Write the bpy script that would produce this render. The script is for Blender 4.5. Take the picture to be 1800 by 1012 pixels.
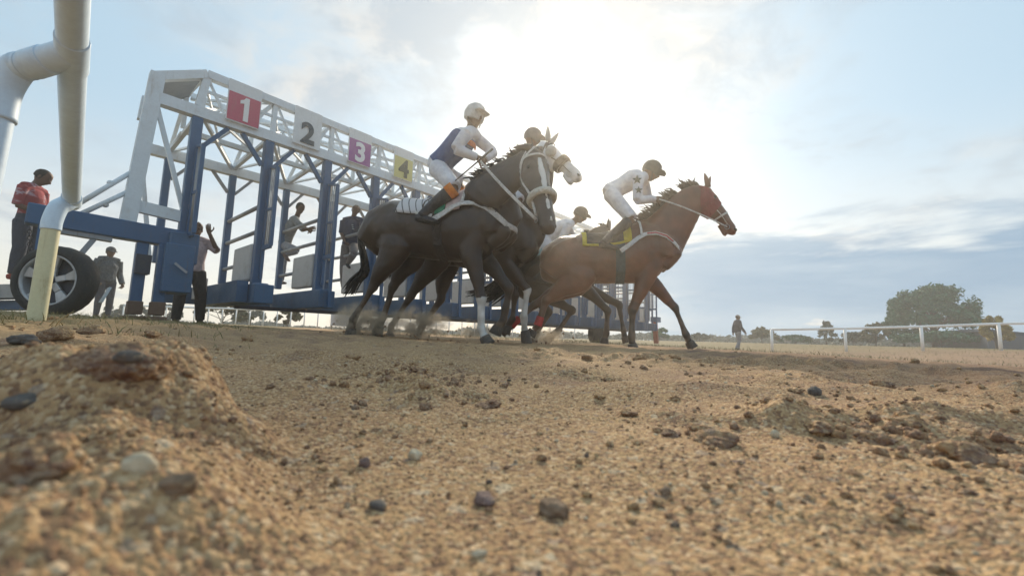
import bpy, bmesh, math, random
import numpy as np
from mathutils import Vector, Matrix, kdtree

for o in list(bpy.data.objects):
    bpy.data.objects.remove(o)
SC = bpy.context.scene
COL = SC.collection
R = math.radians
rng = np.random.default_rng(7)
random.seed(7)

# ------------------------------------------------------------------ camera
CAM_H = 0.10
PITCH, ROLL, FPX = 6.54, 1.6, 750.0
_p, _r = R(PITCH), R(ROLL)
FW = np.array([0, math.cos(_p), math.sin(_p)])
_u0 = np.array([0, -math.sin(_p), math.cos(_p)])
_r0 = np.array([1.0, 0, 0])
RT = math.cos(_r) * _r0 + math.sin(_r) * _u0
UP = -math.sin(_r) * _r0 + math.cos(_r) * _u0
CAM = np.array([0, 0, CAM_H])
cd = bpy.data.cameras.new('camera')
cd.sensor_width = 36.0
cd.lens = FPX / 1800 * 36
cd.clip_start = 0.01
cd.clip_end = 6000
cd.dof.use_dof = True
cd.dof.focus_distance = 2.2
cd.dof.aperture_fstop = 6.2
cam = bpy.data.objects.new('camera', cd)
COL.objects.link(cam)
m = Matrix.Identity(4)
for i in range(3):
    m[i][0], m[i][1], m[i][2], m[i][3] = RT[i], UP[i], -FW[i], CAM[i]
cam.matrix_world = m
SC.camera = cam


def ray(x, y):
    return FW + RT * (x - 900) / FPX - UP * (y - 506) / FPX


def at(x, y, Y):
    v = ray(x, y)
    return CAM + v * (Y / v[1])


# ------------------------------------------------------------------ sky, sun, exposure
SUNV = ray(1000, 212)
SUNV = SUNV / np.linalg.norm(SUNV)
SUN_EL = math.asin(SUNV[2])
SUN_AZ = math.atan2(SUNV[0], SUNV[1])
w = bpy.data.worlds.new('World')
SC.world = w
w.use_nodes = True
NT = w.node_tree
NT.nodes.clear()


class G:
    """small helper to wire shader nodes"""
    def __init__(s, nt): s.nt = nt
    def n(s, t, **k):
        nd = s.nt.nodes.new(t)
        for a, b in k.items():
            setattr(nd, a, b)
        return nd
    def put(s, sock, v):
        if isinstance(v, bpy.types.NodeSocket):
            s.nt.links.new(v, sock)
        elif v is not None:
            sock.default_value = v
    def m(s, op, a, b=None, c=None, clamp=False):
        nd = s.n('ShaderNodeMath', operation=op)
        nd.use_clamp = clamp
        s.put(nd.inputs[0], a); s.put(nd.inputs[1], b); s.put(nd.inputs[2], c)
        return nd.outputs[0]
    def vm(s, op, a, b=None, scale=None):
        nd = s.n('ShaderNodeVectorMath', operation=op)
        s.put(nd.inputs[0], a); s.put(nd.inputs[1], b)
        if scale is not None: s.put(nd.inputs[3], scale)
        return nd.outputs['Value'] if op in ('DOT_PRODUCT', 'LENGTH') else nd.outputs[0]
    def ss(s, x, a, b, lo=0.0, hi=1.0):
        nd = s.n('ShaderNodeMapRange', interpolation_type='SMOOTHSTEP')
        s.put(nd.inputs[0], x); s.put(nd.inputs[1], a); s.put(nd.inputs[2], b); s.put(nd.inputs[3], lo); s.put(nd.inputs[4], hi)
        return nd.outputs[0]
    def noise(s, vec, scale, detail=4, rough=.55, dist=0, col=False):
        nd = s.n('ShaderNodeTexNoise')
        s.put(nd.inputs['Vector'], vec)
        nd.inputs['Scale'].default_value = scale; nd.inputs['Detail'].default_value = detail
        nd.inputs['Roughness'].default_value = rough; nd.inputs['Distortion'].default_value = dist
        return nd.outputs[1 if col else 0]
    def vor(s, vec, scale, feat='F1', out='Distance'):
        nd = s.n('ShaderNodeTexVoronoi', feature=feat)
        s.put(nd.inputs['Vector'], vec)
        nd.inputs['Scale'].default_value = scale
        return nd.outputs[out]
    def mix(s, f, a, b, mode='MIX'):
        nd = s.n('ShaderNodeMix', data_type='RGBA', blend_type=mode)
        s.put(nd.inputs[0], f)
        s.put(nd.inputs[6], a if isinstance(a, bpy.types.NodeSocket) else (*a, 1) if len(a) == 3 else a)
        s.put(nd.inputs[7], b if isinstance(b, bpy.types.NodeSocket) else (*b, 1) if len(b) == 3 else b)
        return nd.outputs[2]
    def ramp(s, f, stops):
        nd = s.n('ShaderNodeValToRGB')
        s.put(nd.inputs[0], f)
        e = nd.color_ramp.elements
        while len(e) < len(stops): e.new(.5)
        for k, (p, c) in enumerate(stops):
            e[k].position = p; e[k].color = (*c, 1)
        return nd.outputs[0]


g = G(NT)
sky = g.n('ShaderNodeTexSky', sky_type='NISHITA')
sky.sun_disc = False
sky.sun_elevation = SUN_EL
sky.sun_rotation = SUN_AZ
sky.air_density = 1.0
sky.dust_density = 1.6
sky.ozone_density = 1.5
tc = g.n('ShaderNodeTexCoord')
D = tc.outputs['Generated']
sep = g.n('ShaderNodeSeparateXYZ'); g.put(sep.inputs[0], D)
dx, dy, dz = sep.outputs
mu = g.vm('DOT_PRODUCT', D, tuple(SUNV))
muc = g.m('MAXIMUM', mu, 0.0)
# cloud sheet: view direction projected on a flat layer
den = g.m('ADD', g.m('MAXIMUM', dz, 0.0), 0.16)
comb = g.n('ShaderNodeCombineXYZ')
g.put(comb.inputs[0], g.m('DIVIDE', dx, den)); g.put(comb.inputs[1], g.m('DIVIDE', dy, den)); comb.inputs[2].default_value = 0.4
cp = comb.outputs[0]
warp = g.vm('ADD', cp, g.vm('SCALE', g.noise(cp, 1.3, 3, .5, 0, True), None, .55))
c1 = g.noise(warp, 1.15, 8, .58)
c2 = g.noise(warp, 3.4, 7, .6)
cl = g.m('ADD', g.m('MULTIPLY', c1, .62), g.m('MULTIPLY', c2, .38))
near_sun = g.m('POWER', muc, 6.0)
thr = g.m('SUBTRACT', 0.50, g.m('MULTIPLY', near_sun, 0.09))
mask = g.ss(cl, thr, g.m('ADD', thr, .20))
glow1 = g.m('POWER', muc, 6.0)
glow2 = g.m('POWER', muc, 40.0)
glow3 = g.m('POWER', muc, 260.0)
az = g.m('ARCTAN2', dx, dy)
base = sky.outputs[0]
# thin high veil, pale blue overhead and cream towards the horizon
veil_col = g.mix(g.ss(dz, .02, .42), (8.6, 8.2, 7.3), (4.4, 6.2, 7.4))
col = g.mix(.74, base, veil_col)
# broken cloud: bright where thin, dull on its thick parts
thick = g.ss(g.m('ADD', g.m('MULTIPLY', c2, .6), g.m('MULTIPLY', g.noise(warp, 2.1, 6, .6), .4)), .44, .58)
ccol = g.mix(thick, (6.9, 6.5, 6.0), (4.1, 4.7, 5.3))
col = g.mix(g.m('MULTIPLY', mask, .85), col, ccol)
# low stratus bank on the horizon, from dead ahead to the right and on round
comb2 = g.n('ShaderNodeCombineXYZ')
g.put(comb2.inputs[0], g.m('MULTIPLY', az, 2.6)); g.put(comb2.inputs[1], g.m('MULTIPLY', dz, 13.0)); comb2.inputs[2].default_value = 1.7
nb2 = g.noise(comb2.outputs[0], 1.25, 7, .56, .3)
edge = g.m('ADD', g.m('MULTIPLY', nb2, .30), g.m('ADD', .055, g.m('MULTIPLY', az, .05)))
azm = g.ss(g.m('ADD', az, g.m('MULTIPLY', g.m('SUBTRACT', nb2, .5), .5)), .02, .42)
bank = g.m('MULTIPLY', g.ss(dz, edge, g.m('SUBTRACT', edge, .06)), azm)
bank = g.m('MULTIPLY', bank, g.ss(nb2, .70, .60, .45, 1.0))
bcol = g.mix(g.ss(nb2, .35, .66), (1.9, 3.2, 4.7), (3.0, 4.2, 5.4))
bcol = g.mix(g.m('MULTIPLY', g.ss(nb2, .61, .69), g.ss(dz, .15, .07)), bcol, (9.0, 7.4, 6.0))
col = g.mix(g.m('MULTIPLY', bank, .92), col, bcol)
# glow of the veiled sun
gl = g.m('ADD', g.m('ADD', g.m('MULTIPLY', glow1, .35), g.m('MULTIPLY', glow2, .6)), g.m('MULTIPLY', glow3, 5.0))
gl = g.m('MULTIPLY', gl, g.m('SUBTRACT', 1.0, g.m('MULTIPLY', bank, .8)))
col = g.mix(1.0, col, g.vm('SCALE', (1.0, .90, .72), None, gl), 'ADD')
bg = g.n('ShaderNodeBackground'); bg.inputs[1].default_value = 0.088
g.put(bg.inputs[0], col)
out = g.n('ShaderNodeOutputWorld'); NT.links.new(bg.outputs[0], out.inputs[0])

sl = bpy.data.lights.new('sun', 'SUN')
sl.energy = 3.6
sl.angle = R(6)
sl.color = (1.0, .86, .66)
sun = bpy.data.objects.new('sun', sl); COL.objects.link(sun)
sun.rotation_euler = Vector(tuple(SUNV)).to_track_quat('Z', 'Y').to_euler()
sun.location = (0, 0, 60)
vs = SC.view_settings
vs.view_transform = 'Standard'; vs.look = 'None'; vs.gamma = 1.0; vs.use_curve_mapping = False
vs.exposure = 0.5
SC.render.engine = 'CYCLES'
SC.cycles.use_denoising = True
SC.cycles.max_bounces = 6
SC.cycles.volume_bounces = 1
SC.cycles.transparent_max_bounces = 12

# ------------------------------------------------------------------ noise
def _hash(ix, iy, iz=0, seed=0):
    h = (ix.astype(np.int64) * 374761393 + iy.astype(np.int64) * 668265263 + np.asarray(iz).astype(np.int64) * 2147483647 + seed * 1274126177) & 0xffffffff
    h = ((h ^ (h >> 13)) * 1274126177) & 0xffffffff
    h = ((h ^ (h >> 16)) * 2246822519) & 0xffffffff
    return (h ^ (h >> 15)) & 0xffffffff


def pn2(x, y, seed=0):
    ix, iy = np.floor(x), np.floor(y)
    fx, fy = x - ix, y - iy
    ux, uy = fx * fx * fx * (fx * (fx * 6 - 15) + 10), fy * fy * fy * (fy * (fy * 6 - 15) + 10)
    def gr(a, b):
        h = _hash(ix + a, iy + b, 0, seed) * (2 * math.pi / 4294967296.0)
        return np.cos(h) * (fx - a) + np.sin(h) * (fy - b)
    a = gr(0, 0) * (1 - ux) + gr(1, 0) * ux
    b = gr(0, 1) * (1 - ux) + gr(1, 1) * ux
    return (a * (1 - uy) + b * uy) * 1.4


def vn3(p, seed=0):
    i = np.floor(p); f = p - i; u = f * f * (3 - 2 * f)
    r = 0
    for a in (0, 1):
        for b in (0, 1):
            for c in (0, 1):
                h = _hash(i[:, 0] + a, i[:, 1] + b, i[:, 2] + c, seed) / 2147483648.0 - 1
                r = r + h * (u[:, 0] if a else 1 - u[:, 0]) * (u[:, 1] if b else 1 - u[:, 1]) * (u[:, 2] if c else 1 - u[:, 2])
    return r


def sstep(x, a, b):
    t = np.clip((x - a) / (b - a), 0, 1)
    return t * t * (3 - 2 * t)


def ground_h(x, y, fine=True):
    x = np.asarray(x, float); y = np.asarray(y, float)
    r = np.hypot(x, y)
    lat = np.interp(x, [-40, -12, -9, -4, -1.2, 0, 2, 6, 11, 13.5, 20, 60], [.3, .3, .24, .12, .03, 0, 0, -.1, -.26, -.26, .1, .3])
    h = lat * sstep(r, .5, 4) * sstep(r, 700, 60)
    # grassy berm under the rail at the left
    h = h + .045 * sstep(-x - .55 * y, .15, 1.0) * sstep(y, -2, .8) * sstep(r, 9, 4)
    h = h + .018 * pn2(x * .8, y * .8, 1) * sstep(r, .3, 1.2) * sstep(r, 60, 10)
    if not fine:
        return h
    k = sstep(r, 14, 4)
    # churned ground: ridges and hoof scoops
    rd = 1 - np.abs(pn2(x * 2.3 + .4, y * 3.2 + .7, 2)) * 2
    h = h + k * .021 * np.maximum(rd, -.3) * sstep(r, .25, .8)
    h = h + k * .019 * pn2(x * 4.3, y * 5.1, 3) * sstep(r, .15, .6)
    t = pn2(x * 9, y * 9, 4)
    patch = sstep(pn2(x * 1.6 + 9, y * 1.6, 5) + .25 * sstep(x, -.2, .6), -.1, .35)
    h = h + k * (.007 * np.maximum(t, -.1) * (.25 + patch))
    h = h + k * .004 * pn2(x * 22, y * 22, 6) * (.2 + patch)
    k2 = sstep(r, 5, 1.2)
    cl = pn2(x * 48, y * 48, 7)
    h = h + k2 * .0030 * np.maximum(cl - .05, 0) * (.10 + 1.2 * patch)
    h = h + k2 * .0009 * pn2(x * 110, y * 110, 8) * (.5 + .8 * patch)
    k3 = sstep(r, 2.2, .5)
    h = h + k3 * .0008 * pn2(x * 260, y * 260, 9) + k3 * .0007 * np.abs(pn2(x * 420, y * 420, 10))
    # torn ridges left by hooves
    for (x0, y0, x1, y1, wd, am) in ((-.75, 1.5, -.12, .68, .075, .020), (-.12, .68, .10, .55, .05, .012), (.10, .92, 1.0, .80, .06, .013), (.33, .50, .52, .40, .055, .015), (.15, .56, .30, .50, .045, .009), (.55, .36, .75, .40, .06, .014), (-.2, 2.2, 1.6, 1.7, .12, .03), (-2.0, 3.2, .2, 2.6, .15, .03)):
        ux, uy = x1 - x0, y1 - y0; L2 = ux * ux + uy * uy
        wx = x + .035 * pn2(x * 7, y * 7, 21); wy = y + .035 * pn2(x * 7, y * 7, 22)
        t = np.clip(((wx - x0) * ux + (wy - y0) * uy) / L2, 0, 1)
        d = np.hypot(wx - x0 - t * ux, wy - y0 - t * uy) / wd
        e = np.exp(-d * d)
        h = h + am * e * (.55 + .9 * pn2(x * 13, y * 13, 23)) + am * .45 * e * np.maximum(pn2(x * 34, y * 34, 24), -.1) + am * .16 * e * pn2(x * 90, y * 90, 25)
    # crumbly heaps at the lower left, in front of the lens
    nr = sstep(r, 1.2, .6)
    wx = x + .020 * pn2(x * 16, y * 16, 41); wy = y + .020 * pn2(x * 16, y * 16, 42)
    m1 = sstep(np.hypot((wx + .305) / .125, (wy - .33) / .105), 1.12, .30); m2 = sstep(np.hypot((wx + .185) / .105, (wy - .175) / .085), 1.2, .15); m3 = sstep(np.hypot((wx + .235) / .10, (wy - .255) / .08), 1.2, .2)
    hp = np.maximum(np.maximum(.080 * m1, .040 * m2), .040 * m3)
    e = np.maximum(np.maximum(m1, m2), m3) * nr
    h = h + hp * nr + e * (.010 * pn2(x * 24, y * 24, 43) + .0034 * np.abs(pn2(x * 75, y * 75, 44)) + .0016 * pn2(x * 170, y * 170, 45) + .0010 * np.abs(pn2(x * 380, y * 380, 46)))
    return h


def gz(x, y):
    return float(ground_h(np.array([x]), np.array([y]))[0])


# ------------------------------------------------------------------ materials
MATS = {}


def mat(name, build):
    if name in MATS: return MATS[name]
    ma = bpy.data.materials.new(name); ma.use_nodes = True
    nt = ma.node_tree; nt.nodes.clear()
    gg = G(nt)
    o = gg.n('ShaderNodeOutputMaterial'); b = gg.n('ShaderNodeBsdfPrincipled')
    nt.links.new(b.outputs[0], o.inputs[0])
    gg.tc = gg.n('ShaderNodeTexCoord').outputs['Object']
    gg.o = o; gg.b = b
    build(gg)
    MATS[name] = ma
    return ma


def bump(gg, h, strength=.5, dist=.01):
    nd = gg.n('ShaderNodeBump'); nd.inputs['Strength'].default_value = strength; nd.inputs['Distance'].default_value = dist
    gg.put(nd.inputs['Height'], h)
    gg.nt.links.new(nd.outputs[0], gg.b.inputs['Normal'])


def paint(name, c, rough=.5, dirt=(.16, .12, .08), amt=.35, scale=4.0, metal=0):
    def f(gg):
        n1 = gg.noise(gg.tc, scale, 8, .72)
        n2 = gg.noise(gg.tc, scale * 9, 5, .65)
        k = gg.m('MULTIPLY', gg.ss(gg.m('ADD', gg.m('MULTIPLY', n1, .7), gg.m('MULTIPLY', n2, .3)), .48, .72), amt)
        st_ = gg.noise(gg.vm('MULTIPLY', gg.tc, (1, 1, .10)), scale * 6, 5, .7)
        k = gg.m('ADD', k, gg.m('MULTIPLY', gg.ss(st_, .54, .72), amt * .9), clamp=True)
        c0 = gg.mix(n2, tuple(v * .82 for v in c), tuple(min(1, v * 1.12) for v in c))
        gg.put(gg.b.inputs['Base Color'], gg.mix(k, c0, dirt))
        gg.put(gg.b.inputs['Roughness'], gg.ss(n1, .3, .7, rough - .08, min(1, rough + .2)))
        gg.b.inputs['Metallic'].default_value = metal
        bump(gg, n2, .12, .004)
    return mat(name, f)


def cloth(name, c, c2=None, scale=18.0, rough=.9):
    def f(gg):
        n1 = gg.noise(gg.tc, scale, 4, .6); n2 = gg.noise(gg.tc, scale * .3, 3, .5)
        d = c2 or tuple(v * .72 for v in c)
        gg.put(gg.b.inputs['Base Color'], gg.mix(gg.ss(n1, .35, .7), c, d))
        gg.b.inputs['Roughness'].default_value = rough
        wv = gg.noise(gg.vm('MULTIPLY', gg.tc, (1, 1, .35)), scale * .9, 3, .6)
        bump(gg, gg.m('ADD', wv, gg.m('MULTIPLY', n2, 1.5)), .9, .03)
    return mat(name, f)


def attr_mat(name, rough=.6, spec=.3, grain=60, sheen=0.0, bumpd=.004, vary=.3):
    def f(gg):
        a = gg.n('ShaderNodeAttribute'); a.attribute_name = 'Col'
        n1 = gg.noise(gg.tc, grain, 3, .6); n2 = gg.noise(gg.tc, 5, 5, .6)
        k = gg.m('ADD', gg.m('MULTIPLY', n1, vary), gg.m('MULTIPLY', n2, vary))
        k = gg.m('ADD', k, 1 - vary)
        gg.put(gg.b.inputs['Base Color'], gg.vm('SCALE', a.outputs['Color'], None, k))
        gg.put(gg.b.inputs['Roughness'], gg.ss(n2, .3, .7, rough - .07, rough + .12))
        gg.b.inputs['Specular IOR Level'].default_value = spec
        gg.b.inputs['Sheen Weight'].default_value = sheen
        ms = gg.noise(gg.vm('MULTIPLY', gg.tc, (1, 1, .45)), 16, 4, .55, .6)
        bump(gg, gg.m('ADD', gg.m('MULTIPLY', n1, .12), ms), .5, bumpd * 6)
    return mat(name, f)


COAT = lambda: attr_mat('horse_coat', .38, .5, 160, .0, .002, .4)
SKIN = lambda: attr_mat('skin', .55, .4, 40, 0, .002, .2)

SAND_A, SAND_B, SAND_C, SAND_D = (.44, .275, .140), (.30, .175, .098), (.62, .49, .30), (.17, .115, .085)


def sand(gg, ground=True, wet=.5):
    P = gg.tc
    big = gg.noise(P, .9, 5, .6)
    mid = gg.noise(P, 7, 6, .65)
    v1 = gg.vor(P, 330, 'F1', 'Color'); v2 = gg.vor(P, 125, 'F1', 'Color')
    s1 = gg.n('ShaderNodeSeparateColor'); gg.put(s1.inputs[0], v1)
    s2 = gg.n('ShaderNodeSeparateColor'); gg.put(s2.inputs[0], v2)
    c0 = gg.mix(gg.ss(mid, .36, .64), SAND_A, SAND_B)
    grain = gg.ramp(s1.outputs[0], [(0, (.11, .065, .055)), (.22, (.26, .155, .095)), (.48, (.41, .258, .132)), (.78, (.53, .36, .19)), (1, (.70, .54, .36))])
    c1 = gg.mix(.62, c0, grain)
    fleck = gg.ss(s2.outputs[1], .965, .98)
    c1 = gg.mix(gg.m('MULTIPLY', fleck, .5), c1, gg.mix(s2.outputs[2], (.15, .11, .12), (.66, .56, .40)))
    if not ground: damp = gg.ss(gg.m('ADD', gg.m('MULTIPLY', gg.noise(P, 14, 5, .65), .7), gg.m('MULTIPLY', mid, .3)), .40, .60, max(0, wet - .3), min(1, wet + .25))
    else: damp = gg.ss(gg.m('ADD', gg.m('MULTIPLY', big, .6), gg.m('MULTIPLY', mid, .4)), .50, .66)
    if ground:
        sp = gg.n('ShaderNodeSeparateXYZ'); gg.put(sp.inputs[0], P)
        X, Y = sp.outputs[0], sp.outputs[1]
        # track on the right is a darker, purplish-brown loam
        side = gg.ss(gg.m('ADD', gg.m('SUBTRACT', X, gg.m('MULTIPLY', Y, .22)), gg.m('MULTIPLY', gg.m('SUBTRACT', big, .5), 1.6)), -.2, 1.5)
        damp = gg.m('ADD', gg.m('MULTIPLY', damp, .8), gg.m('MULTIPLY', side, .62), clamp=True)
    c1 = gg.mix(gg.m('MULTIPLY', damp, .72 if ground else .8), c1, (.165, .100, .085))
    if ground:
        n3 = gg.noise(P, .35, 6, .7); n4 = gg.noise(P, 2.5, 5, .7)
        yy = gg.m('ADD', Y, gg.m('MULTIPLY', X, .35))
        far = gg.ss(gg.m('ADD', yy, gg.m('MULTIPLY', gg.m('SUBTRACT', n3, .5), 14.0)), 19.0, 33.0)
        left = gg.ss(gg.m('ADD', gg.m('ADD', gg.m('MULTIPLY', X, -1), gg.m('MULTIPLY', Y, -.42)), gg.m('MULTIPLY', gg.m('SUBTRACT', n4, .5), 1.4)), .75, 1.6)
        left = gg.m('MULTIPLY', left, gg.ss(Y, .5, 1.0))
        gm = gg.m('MULTIPLY', gg.m('MAXIMUM', far, left), gg.ss(n4, .32, .62, .45, 1.0))
        gcol = gg.mix(gg.ss(n4, .4, .65), (.12, .12, .05), (.24, .18, .105))
        c1 = gg.mix(gm, c1, gcol)
    gg.put(gg.b.inputs['Base Color'], c1)
    gg.b.inputs['Roughness'].default_value = .95
    gg.b.inputs['Specular IOR Level'].default_value = .12
    hh = gg.m('ADD', gg.m('MULTIPLY', gg.vor(P, 330), -.6), gg.m('MULTIPLY', gg.noise(P, 60, 5, .7), 1.2))
    bump(gg, hh, .8, .0035)


M_GROUND = mat('track_sand', lambda gg: sand(gg, True))
M_CLOD = mat('clod_sand', lambda gg: sand(gg, False))
M_CLOD_DRY = mat('dry_clod_sand', lambda gg: sand(gg, False, .25))


def stone_mat(name, c):
    def f(gg):
        n = gg.noise(gg.tc, 60, 5, .6); n2 = gg.noise(gg.tc, 240, 3, .6)
        k = gg.mix(gg.ss(n, .3, .7), tuple(v * .7 for v in c), tuple(min(1, v * 1.2) for v in c))
        gg.put(gg.b.inputs['Base Color'], gg.mix(gg.ss(n2, .58, .7, 0, .5), k, (.42, .31, .18)))
        gg.b.inputs['Roughness'].default_value = .9
        gg.b.inputs['Specular IOR Level'].default_value = .2
        bump(gg, gg.m('ADD', n, n2), .35, .002)
    return mat(name, f)


# ------------------------------------------------------------------ object helpers
def link(name, me, ma=None, parent=None, smooth=False):
    o = bpy.data.objects.new(name, me)
    COL.objects.link(o)
    if ma is not None:
        if isinstance(ma, (list, tuple)):
            for x in ma: me.materials.append(x)
        else:
            me.materials.append(ma)
    if smooth:
        me.polygons.foreach_set('use_smooth', np.ones(len(me.polygons), bool))
    if parent is not None:
        o.parent = parent
        o.matrix_parent_inverse = Matrix.Translation(-Vector(parent.location)) if parent.type == 'EMPTY' and parent.parent is None else parent_inv(parent)
    return o


def parent_inv(p):
    t = Vector((0, 0, 0))
    q = p
    while q is not None:
        if q.type == 'EMPTY': t += Vector(q.location)
        q = q.parent
    return Matrix.Translation(-t) if p.type == 'EMPTY' else Matrix.Identity(4)


def thing(name, label, cat, loc=(0, 0, 0), group=None):
    o = bpy.data.objects.new(name, None)
    COL.objects.link(o)
    o.location = tuple(float(v) for v in loc); o.empty_display_size = .1
    return tag(o, label, cat, group)


def tag(o, label=None, cat=None, group=None, kind=None):
    if label: o['label'] = label
    if cat: o['category'] = cat
    if group: o['group'] = group
    if kind: o['kind'] = kind
    return o


def np_mesh(name, V, F4=None, F3=None):
    me = bpy.data.meshes.new(name)
    V = np.asarray(V, np.float32)
    me.vertices.add(len(V)); me.vertices.foreach_set('co', V.ravel())
    loops = []; starts = []; tot = 0
    n4 = 0 if F4 is None else len(F4); n3 = 0 if F3 is None else len(F3)
    if n4: loops.append(np.asarray(F4, np.int32).ravel())
    if n3: loops.append(np.asarray(F3, np.int32).ravel())
    L = np.concatenate(loops)
    st = np.concatenate([np.arange(n4) * 4, n4 * 4 + np.arange(n3) * 3]).astype(np.int32)
    me.loops.add(len(L)); me.loops.foreach_set('vertex_index', L)
    me.polygons.add(n4 + n3); me.polygons.foreach_set('loop_start', st)
    me.update(calc_edges=True)
    return me


def nrm(v):
    v = np.asarray(v, float); return v / (np.linalg.norm(v) + 1e-12)


class MB:
    """collects closed shapes; build() makes one mesh object of them"""
    def __init__(s): s.v = []; s.f = []; s.c = []
    def add(s, V, F, c=(1, 1, 1)):
        b = len(s.v)
        s.v += [tuple(map(float, p)) for p in V]; s.f += [tuple(b + i for i in f) for f in F]
        s.c += [c] * len(V) if not isinstance(c, list) else c
        return s
    def hexa(s, p8, c=(1, 1, 1)):
        return s.add(p8, [(0, 3, 2, 1), (4, 5, 6, 7), (0, 1, 5, 4), (1, 2, 6, 5), (2, 3, 7, 6), (3, 0, 4, 7)], c)
    def box(s, c, ax, ay, az, col=(1, 1, 1)):
        """centre and three half-extent vectors"""
        c, ax, ay, az = map(np.asarray, (c, ax, ay, az))
        P = [c + i * ax + j * ay + k * az for k in (-1, 1) for (i, j) in ((-1, -1), (1, -1), (1, 1), (-1, 1))]
        return s.hexa(P, col)
    def bar(s, p, q, w, h, ref=(0, 0, 1), col=(1, 1, 1)):
        p, q = np.asarray(p, float), np.asarray(q, float)
        t = nrm(q - p); ref = np.asarray(ref, float)
        if abs(t @ nrm(ref)) > .98: ref = np.array([1., 0, 0]) if abs(t[0]) < .9 else np.array([0, 1., 0])
        a = nrm(np.cross(t, ref)); b = np.cross(a, t)
        return s.box((p + q) / 2, (q - p) / 2, a * w / 2, b * h / 2, col)
    def tube(s, P, Rr, lat=None, k=14, sub=4, cap=True, col=(1, 1, 1), cols=None, closed=False):
        P = np.asarray(P, float); n = len(P)
        Rr = np.array([(r, r) if np.isscalar(r) else r for r in (Rr if hasattr(Rr, '__len__') else [Rr] * n)], float)
        if lat is None:
            t0 = nrm(P[-1] - P[0]) if not closed else nrm(P[1] - P[0])
            lat = np.array([1., 0, 0]) if abs(t0[0]) < .8 else np.array([0, 1., 0])
        lat = np.asarray(lat, float)
        LA = np.tile(lat, (n, 1)) if lat.ndim == 1 else lat
        # Catmull-Rom
        pts = []; rad = []; la = []; cc = []
        segs = n if closed else n - 1
        for i in range(segs):
            ix = [(i - 1) % n, i, (i + 1) % n, (i + 2) % n] if closed else [max(i - 1, 0), i, i + 1, min(i + 2, n - 1)]
            for j in range(sub):
                t = j / sub
                q = lambda A: .5 * (2 * A[ix[1]] + (A[ix[2]] - A[ix[0]]) * t + (2 * A[ix[0]] - 5 * A[ix[1]] + 4 * A[ix[2]] - A[ix[3]]) * t * t + (3 * A[ix[1]] - A[ix[0]] - 3 * A[ix[2]] + A[ix[3]]) * t ** 3)
                pts.append(q(P)); rad.append(np.maximum(Rr[ix[1]] * (1 - t) + Rr[ix[2]] * t, .0005)); la.append(LA[ix[1]] * (1 - t) + LA[ix[2]] * t)
                cc.append(cols[ix[1]] if cols else col)
        if not closed:
            pts.append(P[-1]); rad.append(Rr[-1]); la.append(LA[-1]); cc.append(cols[-1] if cols else col)
        pts = np.array(pts); N = len(pts)
        V = []; C = []
        for i in range(N):
            t = nrm(pts[(i + 1) % N] - pts[i - 1]) if closed else nrm(pts[min(i + 1, N - 1)] - pts[max(i - 1, 0)])
            b = la[i] - t * (la[i] @ t); b = nrm(b); a = np.cross(b, t)
            for j in range(k):
                th = 2 * math.pi * j / k
                V.append(pts[i] + a * rad[i][0] * math.cos(th) + b * rad[i][1] * math.sin(th)); C.append(cc[i])
        F = []
        for i in range(N if closed else N - 1):
            i2 = (i + 1) % N
            for j in range(k):
                F.append((i * k + j, i2 * k + j, i2 * k + (j + 1) % k, i * k + (j + 1) % k))
        if cap and not closed:
            V.append(pts[0]); C.append(cc[0]); V.append(pts[-1]); C.append(cc[-1])
            a, b = len(V) - 2, len(V) - 1
            for j in range(k):
                F.append((a, j, (j + 1) % k)); F.append((b, (N - 1) * k + (j + 1) % k, (N - 1) * k + j))
        return s.add(V, F, C)
    def ball(s, c, r, axes=None, nu=10, nv=7, col=(1, 1, 1)):
        r = (r, r, r) if np.isscalar(r) else r
        A = np.eye(3) if axes is None else np.array([nrm(x) for x in axes])
        V = []; c = np.asarray(c, float)
        for i in range(1, nv):
            ph = math.pi * i / nv
            for j in range(nu):
                th = 2 * math.pi * j / nu
                l = (math.sin(ph) * math.cos(th) * r[0], math.sin(ph) * math.sin(th) * r[1], math.cos(ph) * r[2])
                V.append(c + l[0] * A[0] + l[1] * A[1] + l[2] * A[2])
        V.append(c + A[2] * r[2]); V.append(c - A[2] * r[2])
        F = []
        for i in range(nv - 2):
            for j in range(nu):
                F.append((i * nu + j, (i + 1) * nu + j, (i + 1) * nu + (j + 1) % nu, i * nu + (j + 1) % nu))
        t, b = len(V) - 2, len(V) - 1
        for j in range(nu):
            F.append((t, j, (j + 1) % nu)); F.append((b, (nv - 2) * nu + (j + 1) % nu, (nv - 2) * nu + j))
        return s.add(V, F, col)
    def mesh(s, name, colour=False, recalc=True):
        me = bpy.data.meshes.new(name)
        me.from_pydata(s.v, [], s.f)
        if recalc:
            bm = bmesh.new(); bm.from_mesh(me); bmesh.ops.recalc_face_normals(bm, faces=bm.faces); bm.to_mesh(me); bm.free()
        if colour:
            at_ = me.attributes.new('Col', 'FLOAT_COLOR', 'POINT')
            at_.data.foreach_set('color', np.array([(*c, 1.0) for c in s.c], np.float32).ravel())
        me.update()
        return me
    def build(s, name, ma, parent=None, smooth=False, colour=False, bevel=0):
        me = s.mesh(name, colour)
        if bevel:
            bm = bmesh.new(); bm.from_mesh(me)
            bmesh.ops.bevel(bm, geom=list(bm.edges), offset=bevel, segments=1, affect='EDGES', profile=.5)
            bm.to_mesh(me); bm.free()
        return link(name, me, ma, parent, smooth)


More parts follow.
